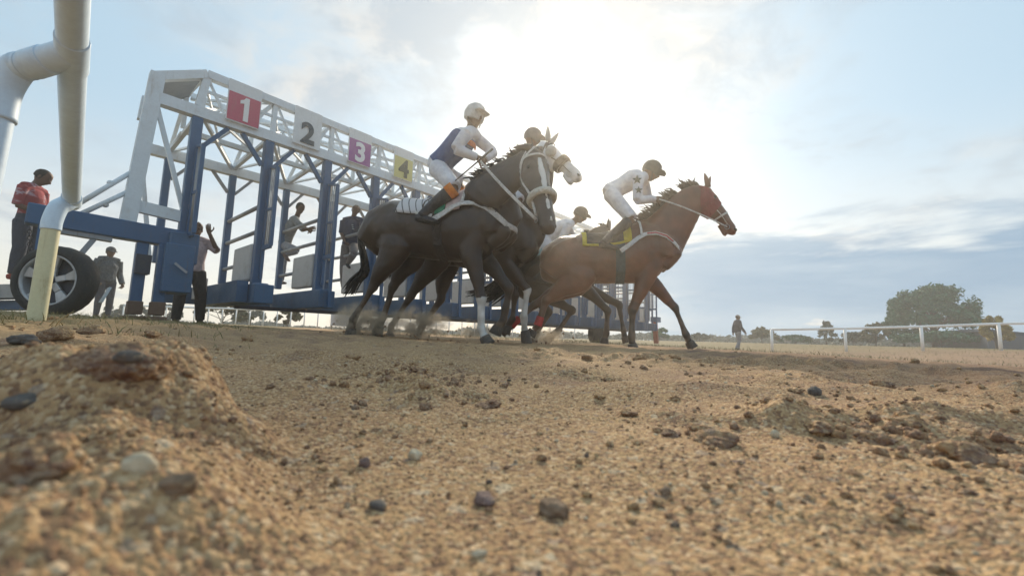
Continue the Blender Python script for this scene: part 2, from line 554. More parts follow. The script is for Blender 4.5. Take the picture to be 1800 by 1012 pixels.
def remesh(mb, name, voxel, it=3, fac=.5, extra=None, bulge=0.0):
    """fuses the collected shapes into one continuous skin and carries their colours over"""
    me = mb.mesh(name + '_src')
    ob = bpy.data.objects.new('tmp', me); COL.objects.link(ob)
    md = ob.modifiers.new('r', 'REMESH'); md.mode = 'VOXEL'; md.voxel_size = voxel; md.use_smooth_shade = True
    if it:
        sm = ob.modifiers.new('s', 'SMOOTH'); sm.factor = fac; sm.iterations = it
    dg = bpy.context.evaluated_depsgraph_get(); dg.update()
    out = bpy.data.meshes.new_from_object(ob.evaluated_get(dg))
    bpy.data.objects.remove(ob)
    out.name = name
    if bulge:
        nv = len(out.vertices); co = np.empty(nv * 3, np.float32); out.vertices.foreach_get('co', co); co = co.reshape(-1, 3)
        no = np.empty(nv * 3, np.float32); out.vertices.foreach_get('normal', no); no = no.reshape(-1, 3)
        co = co + no * (bulge * 1.2 * vn3(co * 5.0, 5) + bulge * vn3(co * 10.0, 3) + bulge * .35 * vn3(co * 24.0, 4))[:, None]
        out.vertices.foreach_set('co', co.astype(np.float32).ravel()); out.update()
    n = len(out.vertices)
    co = np.empty(n * 3, np.float32); out.vertices.foreach_get('co', co); co = co.reshape(-1, 3)
    kd = kdtree.KDTree(len(mb.v))
    for i, p in enumerate(mb.v): kd.insert(p, i)
    kd.balance()
    cols = np.array([mb.c[kd.find(p)[1]] for p in co], np.float32)
    if extra is not None and len(extra.v):
        bm = bmesh.new(); bm.from_mesh(out)
        vs_ = [bm.verts.new(p) for p in extra.v]
        for f in extra.f:
            try:
                ff = bm.faces.new([vs_[i] for i in f]); ff.smooth = True
            except ValueError: pass
        bm.to_mesh(out); bm.free()
        cols = np.concatenate([cols, np.array(extra.c, np.float32)])
    if bulge:     # dapples, and track dirt caked on the lower legs
        nv = len(out.vertices); co = np.empty(nv * 3, np.float32); out.vertices.foreach_get('co', co); co = co.reshape(-1, 3)
        dp = 1 + .28 * vn3(co * 13.0, 8) + .22 * vn3(co * 4.0, 9)
        dirt = np.clip(sstep(co[:, 2], .75, .05) * (.35 + .6 * vn3(co * 18.0, 10)), 0, .6)[:, None]
        cols = cols * dp[:, None] * (1 - dirt) + np.array([.21, .15, .10]) * dirt
    a = out.attributes.new('Col', 'FLOAT_COLOR', 'POINT')
    a.data.foreach_set('color', np.c_[cols, np.ones(len(cols))].astype(np.float32).ravel())
    return out

# ================================================================== GROUND
def build_ground():
    a_in = np.linspace(R(-64), R(64), 860)
    a_out = np.linspace(R(64), R(296), 90)[1:-1]
    ang = np.concatenate([a_in, a_out])
    rr = np.concatenate([np.geomspace(.05, .16, 26)[:-1], np.geomspace(.16, 7.0, 640)[:-1], np.geomspace(7.0, 60, 110)[:-1], np.geomspace(60, 3500, 40)])
    A, Q = np.meshgrid(ang, rr)
    jit = (rng.random(A.shape) - .5) * np.where(Q < 3, .004, 0) * 0
    X = (Q * np.sin(A)).ravel(); Y = (Q * np.cos(A)).ravel()
    Z = ground_h(X, Y)
    V = np.c_[X, Y, Z]
    na, nr = len(ang), len(rr)
    i = np.arange(nr - 1)[:, None]; j = np.arange(na)[None, :]
    j2 = (j + 1) % na
    F = np.stack([i * na + j, i * na + j2, (i + 1) * na + j2, (i + 1) * na + j], -1).reshape(-1, 4)
    V = np.vstack([V, [[0, 0, float(Z[:na].mean())]]])
    c = len(V) - 1
    jj = np.arange(na)
    T = np.stack([np.full(na, c), (jj + 1) % na, jj], -1)
    me = np_mesh('ground', V, F[:, ::-1], T[:, ::-1])
    o = link('ground', me, M_GROUND, None, True)
    bm_fix = me
    return tag(o, 'churned tan sand and loam of the race track', None, None, 'structure')


GROUND = build_ground()

# rough stones and crumbs ------------------------------------------------
def ico(sub):
    bm = bmesh.new(); bmesh.ops.create_icosphere(bm, subdivisions=sub, radius=1.0)
    V = np.array([v.co[:] for v in bm.verts]); F = np.array([[v.index for v in f.verts] for f in bm.faces])
    bm.free(); return V, F


ICO = {k: ico(k) for k in (1, 2, 3, 4, 5, 6)}


def lump(sub, seed, rough=.35, freq=1.6, sc=(1, 1, 1), octs=3):
    V, F = ICO[sub]
    V = V.copy(); d = 0; a = rough; f = freq
    for o_ in range(octs):
        d = d + a * vn3(V * f + seed * 7.3 + 50, seed + o_); a *= .5; f *= 2.1
    V = V * (1 + d)[:, None] * np.array(sc)
    return V, F


def rotz(V, a):
    c, s = math.cos(a), math.sin(a)
    return V @ np.array([[c, s, 0], [-s, c, 0], [0, 0, 1]])


def scatter(name, n, rmin, rmax, smin, smax, sub, rough, ma, label, flat=.7, seed=0, sink=.3, bias=None):
    rg = np.random.default_rng(seed)
    VV = []; FF = []; b = 0
    protos = [lump(sub, seed * 31 + k, rough, 1.5) for k in range(10)]
    made = 0
    while made < n:
        r = math.exp(rg.uniform(math.log(rmin), math.log(rmax))); a = rg.uniform(R(-58), R(58))
        x, y = r * math.sin(a), r * math.cos(a)
        if bias is not None and rg.random() > bias(x, y): continue
        s = smin * (smax / smin) ** (rg.random() ** 2.2) * min(1.6, .55 + r * .55)
        V, F = protos[rg.integers(10)]
        V = rotz(V * np.array([1, rg.uniform(.6, 1), flat * rg.uniform(.6, 1.1)]), rg.uniform(0, 6.3)) * s
        V = V + np.array([x, y, 0]); VV.append((V, x, y, s)); FF.append(F + b); b += len(V); made += 1
    hz = ground_h(np.array([q[1] for q in VV]), np.array([q[2] for q in VV]))
    V = np.vstack([q[0] + np.array([0, 0, h + q[3] * (flat - sink) * .6]) for q, h in zip(VV, hz)])
    me = np_mesh(name, V, None, np.vstack(FF))
    return tag(link(name, me, ma, None, sub > 1), label, 'gravel', None, 'stuff')


rough_zone = lambda x, y: min(1, max(.12, .35 + .55 * float(pn2(np.array([x * 1.6 + 9]), np.array([y * 1.6]), 5)[0]) + (.45 if x > .1 else 0)))
scatter('gravel', 8000, .17, 1.8, .0006, .0020, 1, .30, M_CLOD_DRY, 'coarse sand grains strewn over the track', .75, 1)
scatter('sand_crumbs', 2400, .25, 5.5, .0012, .0055, 2, .45, M_CLOD_DRY, 'crumbs of broken sandy soil lying on the track', .75, 2, .3, rough_zone)
scatter('soil_clods', 150, .6, 9.0, .005, .018, 3, .5, M_CLOD_DRY, 'rough clods of loam kicked up on the track', .6, 3, .3, rough_zone)
scatter('pebbles', 60, .25, 4.0, .0014, .0046, 2, .22, stone_mat('pebble_grey', (.14, .105, .085)), 'small dark pebbles in the sand', .65, 4)
scatter('pale_pebbles', 200, .25, 4.0, .0014, .004, 2, .22, stone_mat('pebble_pale', (.50, .42, .30)), 'small pale pebbles in the sand', .7, 5)


def spill(name, n, cx, cy, rad, smin, smax, ma, label, seed):
    rg = np.random.default_rng(seed); VV = []; FF = []; b = 0
    protos = [lump(2, seed * 13 + k, .4, 1.5) for k in range(8)]
    xs = cx + rg.normal(0, rad, n); ys = cy + rg.normal(0, rad, n); zs = ground_h(xs, ys)
    for x, y, z in zip(xs, ys, zs):
        s = smin * (smax / smin) ** (rg.random() ** 2); V, F = protos[rg.integers(8)]
        VV.append(rotz(V * np.array([1, .8, .8]), rg.uniform(0, 6.3)) * s + np.array([x, y, z + s * .25])); FF.append(F + b); b += len(V)
    tag(link(name, np_mesh(name, np.vstack(VV), None, np.vstack(FF)), ma, None, True), label, 'gravel', None, 'stuff')


spill('sand_crumbs', 420, -.23, .27, .085, .0008, .0038, M_CLOD_DRY, 'loose crumbs spilling down around the big sand clods', 9)
spill('sand_crumbs', 260, .42, .46, .06, .0015, .008, M_CLOD, 'crumbs of dark loam around the torn hoof hole', 10)
spill('sand_crumbs', 220, -.15, .72, .07, .002, .008, M_CLOD, 'crumbs of soil along the churned ridge', 11)


def ground_hit(px, py):
    v = ray(px, py)
    P = CAM + v[None, :] * np.geomspace(.12, 40, 1500)[:, None]
    return P[int(np.argmax(P[:, 2] < ground_h(P[:, 0], P[:, 1])))]


def stone(px, py, wpx, ratio, ma, label, seed, flat=.6, rough=.2, name='stone', sub=4, cat='stone', lift=.0, grp=None):
    p = ground_hit(px, py)
    Y = p[1]; s = wpx / FPX * Y / 2
    V, F = lump(sub, seed, rough, 1.3, (1, ratio, flat))
    V = rotz(V, seed * 1.7) * s
    o = link(name, np_mesh(name, V, None, F), ma, None, True)
    o.location = (p[0], p[1], gz(p[0], p[1]) + s * flat * .45 + lift)
    return tag(o, label, cat, grp)


GREY, PALE, BROWN, PURP = stone_mat('stone_grey', (.12, .105, .095)), stone_mat('stone_pale', (.55, .46, .33)), stone_mat('stone_brown', (.22, .15, .10)), stone_mat('stone_purple', (.19, .13, .115))
stone(850, 884, 40, .8, PURP, 'angular purplish stone half sunk in the sand, ahead of the lens', 3, .55, .32)
stone(972, 900, 58, .7, BROWN, 'flat brown stone dusted with sand beside the purplish one', 5, .5, .3)
stone(664, 893, 40, .55, GREY, 'slim dark grey pebble lying flat on the dry sand', 7, .42, .2, 'pebble')
stone(641, 820, 20, .75, PURP, 'upright little brown pebble standing on the dry sand', 9, .95, .2, 'pebble')
stone(730, 806, 24, .8, PALE, 'pale cream pebble on the sand behind the slim grey one', 11, .8, .25, 'pebble')
stone(1362, 768, 16, .7, PALE, 'small cream pebble among the broken clods', 13, 1.0, .2, 'pebble')
stone(842, 975, 28, .4, PALE, 'thin off-white chip low in the sand near the lens', 15, .4, .25, 'pebble')
stone(1432, 693, 28, .7, GREY, 'rounded grey stone beside a brown clod far over the track', 17, .7, .15)
stone(1170, 868, 24, .6, BROWN, 'dull brown pebble in the dark right half of the sand', 19, .6, .2, 'pebble')
for px, py, wp, sd, lb in [(735, 655, 34, 21, 'loaf shaped brown clod on the crest of the churned ridge'), (862, 712, 48, 23, 'long crumbly clod below the crest of the ridge'), (1105, 727, 34, 25, 'small dark clod standing alone on the smooth sand'),
                           (1170, 762, 50, 27, 'flat dark clod in front of the small lone clod'), (1240, 757, 48, 29, 'dark clod with a crumbled lip among the hoof marks'), (1265, 778, 74, 31, 'broad crumbling clod beside the hoof marks'), (1400, 690, 24, 33, 'peaked clod next to the rounded grey stone'),
                           (1540, 772, 56, 35, 'block of loam split by a dark crack'), (1590, 747, 50, 37, 'rounded sandy clod on top of the big heap'), (1690, 800, 92, 39, 'large heap of dark torn loam at a hoof hole'), (1440, 752, 44, 41, 'reddish clod behind the cream pebble'), (1690, 860, 48, 43, 'small rough clod below the large heap')]:
    stone(px, py, wp, .75, M_CLOD_DRY if sd % 4 == 1 else M_CLOD, lb, sd, .42, .5, 'soil_clod', 5, 'clod', -wp * .00008)


def big_clod(name, label, c, sc, seed, sub=6, rough=.30, freq=1.1, fine=1.0, ma=None):
    V, F = ICO[sub]
    n = V.copy(); d = rough * vn3(V * freq + seed, seed) + rough * .5 * vn3(V * freq * 2.2 + seed, seed + 1) + rough * .22 * vn3(V * freq * 5 + seed, seed + 2)
    V = V * (1 + d)[:, None] * np.array(sc)
    P = V / .01
    d2 = .0028 * np.maximum(vn3(P * .9, seed + 3), -.2) + .0016 * vn3(P * 2.3, seed + 4) + .0011 * vn3(P * 5.0, seed + 5)
    V = V + n * (d2 * fine)[:, None]
    o = link(name, np_mesh(name, V, None, F), ma or M_CLOD, None, True)
    o.location = c
    return tag(o, label, 'clod')


_c = ground_hit(190, 640)
big_clod('sand_clod', 'crusted sand clod crowning the tall heap beside the lens', (_c[0] - .004, _c[1] + .012, _c[2] - .004), (.030, .026, .017), 3, 6, .2, 1.4)
CROWN = _c
_c = ground_hit(22, 850)
big_clod('sand_clod', 'pale rounded clod cut by the edge of the frame near the lens', (_c[0], _c[1] + .01, _c[2] + .004), (.011, .013, .011), 12, 5, .15, 1.1, 1.0, M_CLOD_DRY)


def on_clod(px, py, Y, wpx, ma, label, seed, flat=.55):
    p = ground_hit(px, py) if Y is not None else at(px, py, CROWN[1] - .016); s = wpx / FPX * p[1] / 2
    V, F = lump(4, seed, .2, 1.2, (1, .7, flat))
    o = link('pebble', np_mesh('pebble', rotz(V, .4) * s, None, F), ma, None, True)
    o.location = p
    return tag(o, label, 'stone')


on_clod(228, 628, None, 42, GREY, 'dark oval pebble lodged on the top of the tall clod', 51)
on_clod(42, 708, .26, 54, GREY, 'dark flat pebble low behind the tall clod at the frame edge', 52)
on_clod(245, 818, .205, 50, PALE, 'round cream pebble stuck in the shoulder of the clod', 53, .9)
on_clod(308, 852, .200, 62, BROWN, 'dark brown pebble stuck beside the round cream pebble', 54, .6)

for px, py, wp, sd, lb in [(38, 604, 40, 61, 'dark stone lying on the verge just behind the heap'), (95, 596, 46, 62, 'brown lump of earth on the verge below the rail post'), (160, 588, 34, 63, 'small pale lump of earth on the verge in front of the wheel'), (265, 592, 24, 64, 'small clod past the shoulder of the tall heap')]:
    stone(px, py, wp, .75, GREY if sd == 61 else M_CLOD_DRY, lb, sd, .55, .45, 'stone' if sd == 61 else 'soil_clod', 4, 'stone' if sd == 61 else 'clod')

# ================================================================== STARTING GATE
GT = R(41.3)
GD = np.array([math.sin(GT), math.cos(GT), 0.0])          # along the stalls
GN = np.array([math.cos(GT), -math.sin(GT), 0.0])         # towards the front
GP = np.array([-4.81, 6.11, 0.0])
ZU = np.array([0, 0, 1.0])
gp = lambda t, dep, z: GP + GD * t + GN * dep + ZU * z
BLUE = paint('blue_gate_paint', (.035, .105, .225), .45, (.10, .085, .08), .4, 3.0)
BLUE2 = paint('blue_panel_paint', (.04, .11, .22), .5, (.10, .085, .08), .5, 2.5)
WHITE = paint('white_gate_paint', (.68, .74, .79), .45, (.32, .25, .18), .35, 3.5)
PAD = paint('grey_pad_vinyl', (.60, .58, .56), .6, (.30, .24, .19), .45, 5.0)
STEEL = paint('dull_steel', (.30, .31, .33), .45, (.15, .10, .07), .5, 6.0, .4)
RUBBER = paint('black_rubber', (.022, .022, .024), .8, (.16, .13, .10), .35, 6.0)
DARK = paint('dark_mechanism', (.035, .04, .06), .6, (.12, .10, .08), .4, 5.0)
NST = 16
H2, H2B, H1 = 3.235, 3.42, 4.02
GATE = thing('starting_gate', 'long blue and white horse racing starting gate with numbered stalls on wheels', 'starting gate', gp(0, 0, 0))


def gpart(name, ma, *bars, parent=None, bevel=.0):
    mb = MB()
    for b in bars: mb.bar(*b)
    return mb.build(name, ma, parent or GATE, False, False, bevel)


UPV, NV, DV = ZU, GN, GD
# long chords
gpart('front_beam', WHITE, (gp(-.5, 0, (H2 + H2B) / 2), gp(NST, 0, (H2 + H2B) / 2), .14, .165))
gpart('front_top_chord', WHITE, (gp(.06, 0, H1 - .06), gp(NST, 0, H1 - .06), .12, .12))
RB = -1.82
gpart('rear_beam', WHITE, (gp(-.38, RB, 3.16), gp(NST, RB, 3.16), .14, .17))
gpart('rear_top_chord', WHITE, (gp(.06, -.95, H1 - .05), gp(NST, -.95, H1 - .05), .09, .09))
gpart('rear_low_chord', WHITE, (gp(.06, -.95, 3.34), gp(NST, -.95, 3.34), .08, .08))
# end bay: sloping top, roof plate, leaning white end leg
gpart('end_slope', WHITE, (gp(-.52, 0, 3.64), gp(.06, 0, H1 - .06), .12, .12))
mb = MB()
mb.hexa([gp(-.46, -.06, 3.60), gp(.04, -.06, 3.94), gp(.04, -1.0, 3.94), gp(-.46, -1.0, 3.60), gp(-.46, -.06, 3.62), gp(.04, -.06, 3.96), gp(.04, -1.0, 3.96), gp(-.46, -1.0, 3.62)])
mb.build('roof_panel', paint('roof_sheet', (.20, .24, .29), .5, (.1, .09, .08), .3), GATE)
gpart('end_post', WHITE, (gp(-.62, 0, 1.50), gp(-.51, 0, 3.68), .15, .17, DV))
gpart('end_post', WHITE, (gp(-.52, -.95, 3.3), gp(-.50, -.95, 3.68), .10, .10, DV))
gpart('crossbar', WHITE, (gp(-.6, 0, 1.74), gp(-.05, 0, 1.70), .10, .16))
gpart('brace', WHITE, (gp(-.47, -.02, 3.22), gp(-.03, -.02, 1.78), .055, .055, DV))
gpart('brace', WHITE, (gp(-.38, RB, 3.08), gp(-.1, RB, 1.3), .06, .06, DV))
gpart('corner_post', WHITE, (gp(0, 0, H2B + .0), gp(.06, 0, H1 - .12), .10, .10, DV))
for za, zb, ta, tb in ((2.24, 1.52, -.66, -1.18), (1.94, 1.50, -.68, -1.06)):
    mb = MB(); mb.tube([gp(ta + .06, .02, za), gp(tb, .06, zb)], [.03, .03], None, 10, 1)
    mb.ball(gp(ta + .07, .02, za), .045); mb.ball(gp(ta - .18, .03, za - .27), .038, None, 8, 6)
    mb.build('strut', WHITE, GATE, True)

for k in range(NST + 1):
    z0 = .50
    if k > 0:
        # stall divider: low box, padded panel, rails
        mb = MB(); mb.box(gp(k, -.80, .67), GN * 1.12, GD * .09, ZU * .16)
        mb.box(gp(k + .02, .28, .66), GN * .08, GD * .14, ZU * .15)
        mb.build('divider_base', BLUE2, GATE, bevel=.012)
        mb = MB(); mb.box(gp(k - .02, -.52, 1.20), GN * .42, GD * .07, ZU * .30)
        mb.build('pad', PAD, GATE, bevel=.02)
        for zr in (1.22, 1.72, 2.15):
            mb = MB(); mb.tube([gp(k, -.10 if zr > 1.5 else -.94, zr), gp(k, RB, zr)], [.035, .035], None, 8, 1)
            mb.build('rail', STEEL, GATE, True)
    # posts with knee braces
    lo = 1.02 if k == 0 else z0
    gpart('front_post', BLUE, (gp(k, 0, lo), gp(k, 0, H2), .138, .138, DV), bevel=.01)
    gpart('rear_post', BLUE, (gp(k, RB, .95 if k else 1.2), gp(k, RB, 3.075), .12, .11, DV), bevel=.01)
    for s in (-1, 1):
        if k == 0 and s < 0 or k == NST and s > 0: continue
        gpart('knee_brace', BLUE, (gp(k + s * .08, 0, 2.80), gp(k + s * .40, 0, H2), .06, .06, GN))
        gpart('knee_brace', STEEL, (gp(k + s * .06, RB, 2.72), gp(k + s * .34, RB, 3.08), .05, .05, GN))
    # truss members
    gpart('truss_post', WHITE, (gp(k + .04, .0, H2B), gp(k + .04, .0, H1 - .12), .07, .07, DV))
    gpart('truss_post', WHITE, (gp(k + .0, -.95, 3.38), gp(k + .0, -.95, H1 - .09), .06, .06, DV))
    gpart('truss_tie', WHITE, (gp(k + .04, -.06, H1 - .07), gp(k, -.90, H1 - .07), .05, .05))
    gpart('truss_tie', WHITE, (gp(k + .04, -.06, H2 + .12), gp(k, RB + .06, 3.22), .06, .06))
    gpart('truss_tie', WHITE, (gp(k, -.98, 3.30), gp(k, RB, 3.25), .05, .05, DV), (gp(k, -.98, H1 - .1), gp(k, RB, 3.26), .05, .05, DV))
    if k < NST:
        for a, b, dd in ((.08, .34, 0), (.98, .74, 0), (.05, .5, -.95), (.95, .5, -.95)):
            za, zb = (H1 - .12, H2B) if dd == 0 else (3.38, H1 - .1)
            gpart('truss_brace', WHITE, (gp(k + a, dd, za), gp(k + b, dd, zb), .036, .036, GN))
        gpart('truss_brace', WHITE, (gp(k + .06, -.04, 3.46), gp(k + .96, -.93, 3.40), .035, .035))
        gpart('truss_brace', WHITE, (gp(k + .96, -.04, H1 - .1), gp(k + .06, -.93, H1 - .12), .035, .035))
        gpart('truss_brace', WHITE, (gp(k + .04, -.03, H1 - .13), gp(k + .5, -.93, 3.38), .032, .032))
        gpart('truss_brace', WHITE, (gp(k + 1.0, -.03, H1 - .13), gp(k + .5, -.93, 3.38), .032, .032))
        gpart('truss_brace', WHITE, (gp(k + .04, -.02, H2B), gp(k + .5, -.93, H1 - .12), .032, .032))
        gpart('truss_brace', WHITE, (gp(k + .5, -.98, 3.36), gp(k + .98, RB, 3.22), .035, .035))
        gpart('truss_brace', WHITE, (gp(k + .5, -.98, 3.36), gp(k + .02, RB, 3.22), .035, .035))
        gpart('truss_brace', WHITE, (gp(k + .04, 0, 3.70), gp(k + 1.0, 0, 3.70), .04, .04))
        gpart('truss_brace', WHITE, (gp(k + .06, -.06, H2 + .1), gp(k + .94, RB + .06, 3.2), .05, .05))
    # swung-open barred doors in front of each post
    z1, z2 = 1.42, 2.78
    for s in (1,):
        off = .03
        a0, a1 = .10, .42
        mb = MB()
        mb.bar(gp(k + off, a0, z1 - .5 if k else z1), gp(k + off, a0, z2), .045, .045, DV)
        mb.bar(gp(k + off, a1, z1 - .9 if k > 1 else z1), gp(k + off, a1, z2 - .08), .05, .05, DV)
        mb.bar(gp(k + off, a0, z2), gp(k + off, a1, z2 - .08), .04, .04)
        mb.bar(gp(k + off, a0, z1), gp(k + off, a1, z1), .04, .07)
        mb.bar(gp(k + off, a0, 2.05), gp(k + off, a1, 2.03), .03, .04)
        door = mb.build('stall_door', BLUE, GATE)
        for j in range(4):
            q = a0 + (a1 - a0) * (j + 1) / 5
            b = MB(); b.tube([gp(k + off, q, z1), gp(k + off, q, z2 - .08 * (j + 1) / 5)], [.009, .009], None, 6, 1)
            b.build('bar', STEEL, door, True)
# rear cross members and underbody
for k in range(0, NST, 1):
    gpart('floor_beam', BLUE2, (gp(k + .13, -1.84, .68), gp(k + .87, -1.84, .68), .10, .30))
gpart('floor_beam', BLUE2, (gp(.74, -.95, .70), gp(.9, -.95, .70), 1.9, .34))
gpart('end_pad', PAD, (gp(.64, -1.7, .62), gp(.64, -1.7, 1.0), .18, .18, DV))
gpart('underbody_rail', DARK, (gp(1.0, -.9, .49), gp(NST, -.9, .49), .12, .06))
# far end panel with bars and pads
for j in range(7):
    mb = MB(); mb.tube([gp(NST + .35, -.25 * j, 1.4), gp(NST + .35, -.25 * j, 2.95)], [.015, .015], None, 6, 1); mb.build('bar', BLUE, GATE, True)
gpart('end_rail', BLUE, (gp(NST + .35, .1, 2.95), gp(NST + .35, -1.8, 2.95), .05, .05), (gp(NST + .35, .1, 1.4), gp(NST + .35, -1.8, 1.4), .05, .05), (gp(NST + .35, .1, .6), gp(NST + .35, .1, 2.95), .06, .06, DV))
gpart('end_pad', PAD, (gp(NST + .3, -.05, 1.0), gp(NST + .3, -1.75, 1.0), .06, .7))
gpart('end_jack', paint('rusty_red', (.28, .07, .04), .7), (gp(NST + .75, .1, 0), gp(NST + .62, .1, .95), .16, .16, DV))
gpart('jack_cap', BLUE2, (gp(NST + .5, .1, 1.02), gp(NST + .9, .1, 1.02), .3, .22))

# number boards --------------------------------------------------------
def digit_mesh(ch, h):
    if ch == '1':                      # upright stroke with a flag
        o1 = [(-.02, -.5), (.17, -.5), (.17, .5), (.02, .5), (-.04, .40), (-.17, .33), (-.17, .19), (-.02, .24)]
        n_ = len(o1); V = [np.array([x * h * .95, y * h, z]) for z in (-.004, .004) for x, y in o1]
        mb = MB(); mb.add([GD * v[0] + ZU * v[1] + GN * v[2] for v in V], [(0, 1, 7), (7, 1, 2), (7, 2, 4), (4, 2, 3), (7, 4, 6), (6, 4, 5)] + [tuple(n_ + i for i in f) for f in ((0, 1, 7), (7, 1, 2), (7, 2, 4), (4, 2, 3), (7, 4, 6), (6, 4, 5))] + [(i, (i + 1) % n_, n_ + (i + 1) % n_, n_ + i) for i in range(n_)])
        return mb.mesh('digit')
    cu = bpy.data.curves.new('t', 'FONT'); cu.body = ch; cu.size = 1.0; cu.extrude = .004; cu.offset = .035
    cu.align_x = 'CENTER'
    ob = bpy.data.objects.new('t', cu); COL.objects.link(ob)
    dg = bpy.context.evaluated_depsgraph_get(); dg.update()
    me = bpy.data.meshes.new_from_object(ob.evaluated_get(dg)); bpy.data.objects.remove(ob)
    V = np.empty(len(me.vertices) * 3, np.float32); me.vertices.foreach_get('co', V); V = V.reshape(-1, 3)
    lo, hi = V.min(0), V.max(0)
    V = (V - (lo + hi) / 2) / (hi[1] - lo[1]) * h
    V[:, 0] *= .92 if ch != '1' else .98
    V[:, 2] = V[:, 2] / max(1e-6, np.abs(V[:, 2]).max()) * .004
    W = gp(0, 0, 0) * 0 + V[:, :1] * GD + V[:, 1:2] * ZU + V[:, 2:3] * GN
    me.vertices.foreach_set('co', W.astype(np.float32).ravel()); me.update()
    return me


NUMS = [('1', (.50, .085, .15), (.80, .80, .80)), ('2', (.62, .68, .72), (.03, .06, .09)), ('3', (.30, .075, .31), (.82, .82, .84)), ('4', (.62, .58, .22), (.05, .07, .05))]
for k, (ch, bc, dc) in enumerate(NUMS):
    tcn = k + .56; hw = .235
    tl = .10
    mb = MB(); mb.box(gp(tcn, tl + .01, 3.665), GD * hw, GN * .012, ZU * .335)
    board = mb.build('number_board', paint('board_white', (.70, .73, .75), .5, (.3, .25, .2), .25), GATE)
    if ch != '2':
        mb = MB(); mb.box(gp(tcn, tl + .025, 3.575), GD * (hw - .012), GN * .003, ZU * .228)
        mb.build('colour_field', paint('board_' + ch, bc, .5, (.3, .25, .2), .2), board)
    me = digit_mesh(ch, .39)
    d_ = link('digit', me, paint('digit_' + ch, dc, .5, (.3, .25, .2), .15), board)
    d_.location = tuple(gp(tcn, tl + .034, 3.575 if ch != '2' else 3.57))
    d_.matrix_parent_inverse = Matrix.Identity(4)
    gpart('board_bracket', STEEL, (gp(tcn - .2, 0, 3.90), gp(tcn - .2, tl, 3.90), .03, .03), (gp(tcn + .2, 0, 3.42), gp(tcn + .2, tl, 3.42), .03, .03))

# running gear at the near end ------------------------------------------
gpart('chassis_beam', BLUE, (gp(-1.52, 0, 1.40), gp(.10, 0, 1.36), .20, .25), bevel=.012)
gpart('chassis_plate', STEEL, (gp(-1.22, .0, 1.245), gp(-.75, .0, 1.225), .14, .06))
mb = MB(); mb.box(gp(-.06, .02, .92), GD * .17, GN * .26, ZU * .34)
mb.box(gp(-.02, .0, 1.22), GD * .17, GN * .24, ZU * .22)
mb.build('winch_box', BLUE2, GATE, bevel=.015)
gpart('winch_handle', STEEL, (gp(-.12, .33, .98), gp(.02, .36, .86), .03, .03))
for tt, dd in ((-.44, 0), (-.22, .12)):
    gpart('support_leg', BLUE, (gp(tt, dd, .42), gp(tt, dd, 1.24), .13, .13, DV), bevel=.008)
    mb = MB(); mb.bar(gp(tt, dd, .26), gp(tt, dd, .44), .16, .16, DV); mb.box(gp(tt, dd, .20), GD * .11, GN * .10, ZU * .04)
    mb.build('leg_foot', paint('rusty_foot', (.17, .10, .07), .8), GATE, bevel=.01)
gpart('leg_box', DARK, (gp(-.5, .02, .94), gp(-.34, .02, .94), .22, .26))
gpart('frame_strut', STEEL, (gp(-1.22, .05, .55), gp(-.92, .02, 1.20), .06, .06, GN))
gpart('frame_strut', STEEL, (gp(-1.85, .05, .62), gp(-1.98, .02, 1.25), .06, .06, GN))
gpart('axle_arm', BLUE, (gp(-1.33, .10, .60), gp(-1.33, .05, 1.26), .16, .16, DV))
gpart('drawbar', STEEL, (at(-260, 520, 6.35), at(62, 512, 6.35), .26, .20))
gpart('drawbar', BLUE2, (at(-260, 540, 6.45), at(95, 536, 6.45), .2, .14))


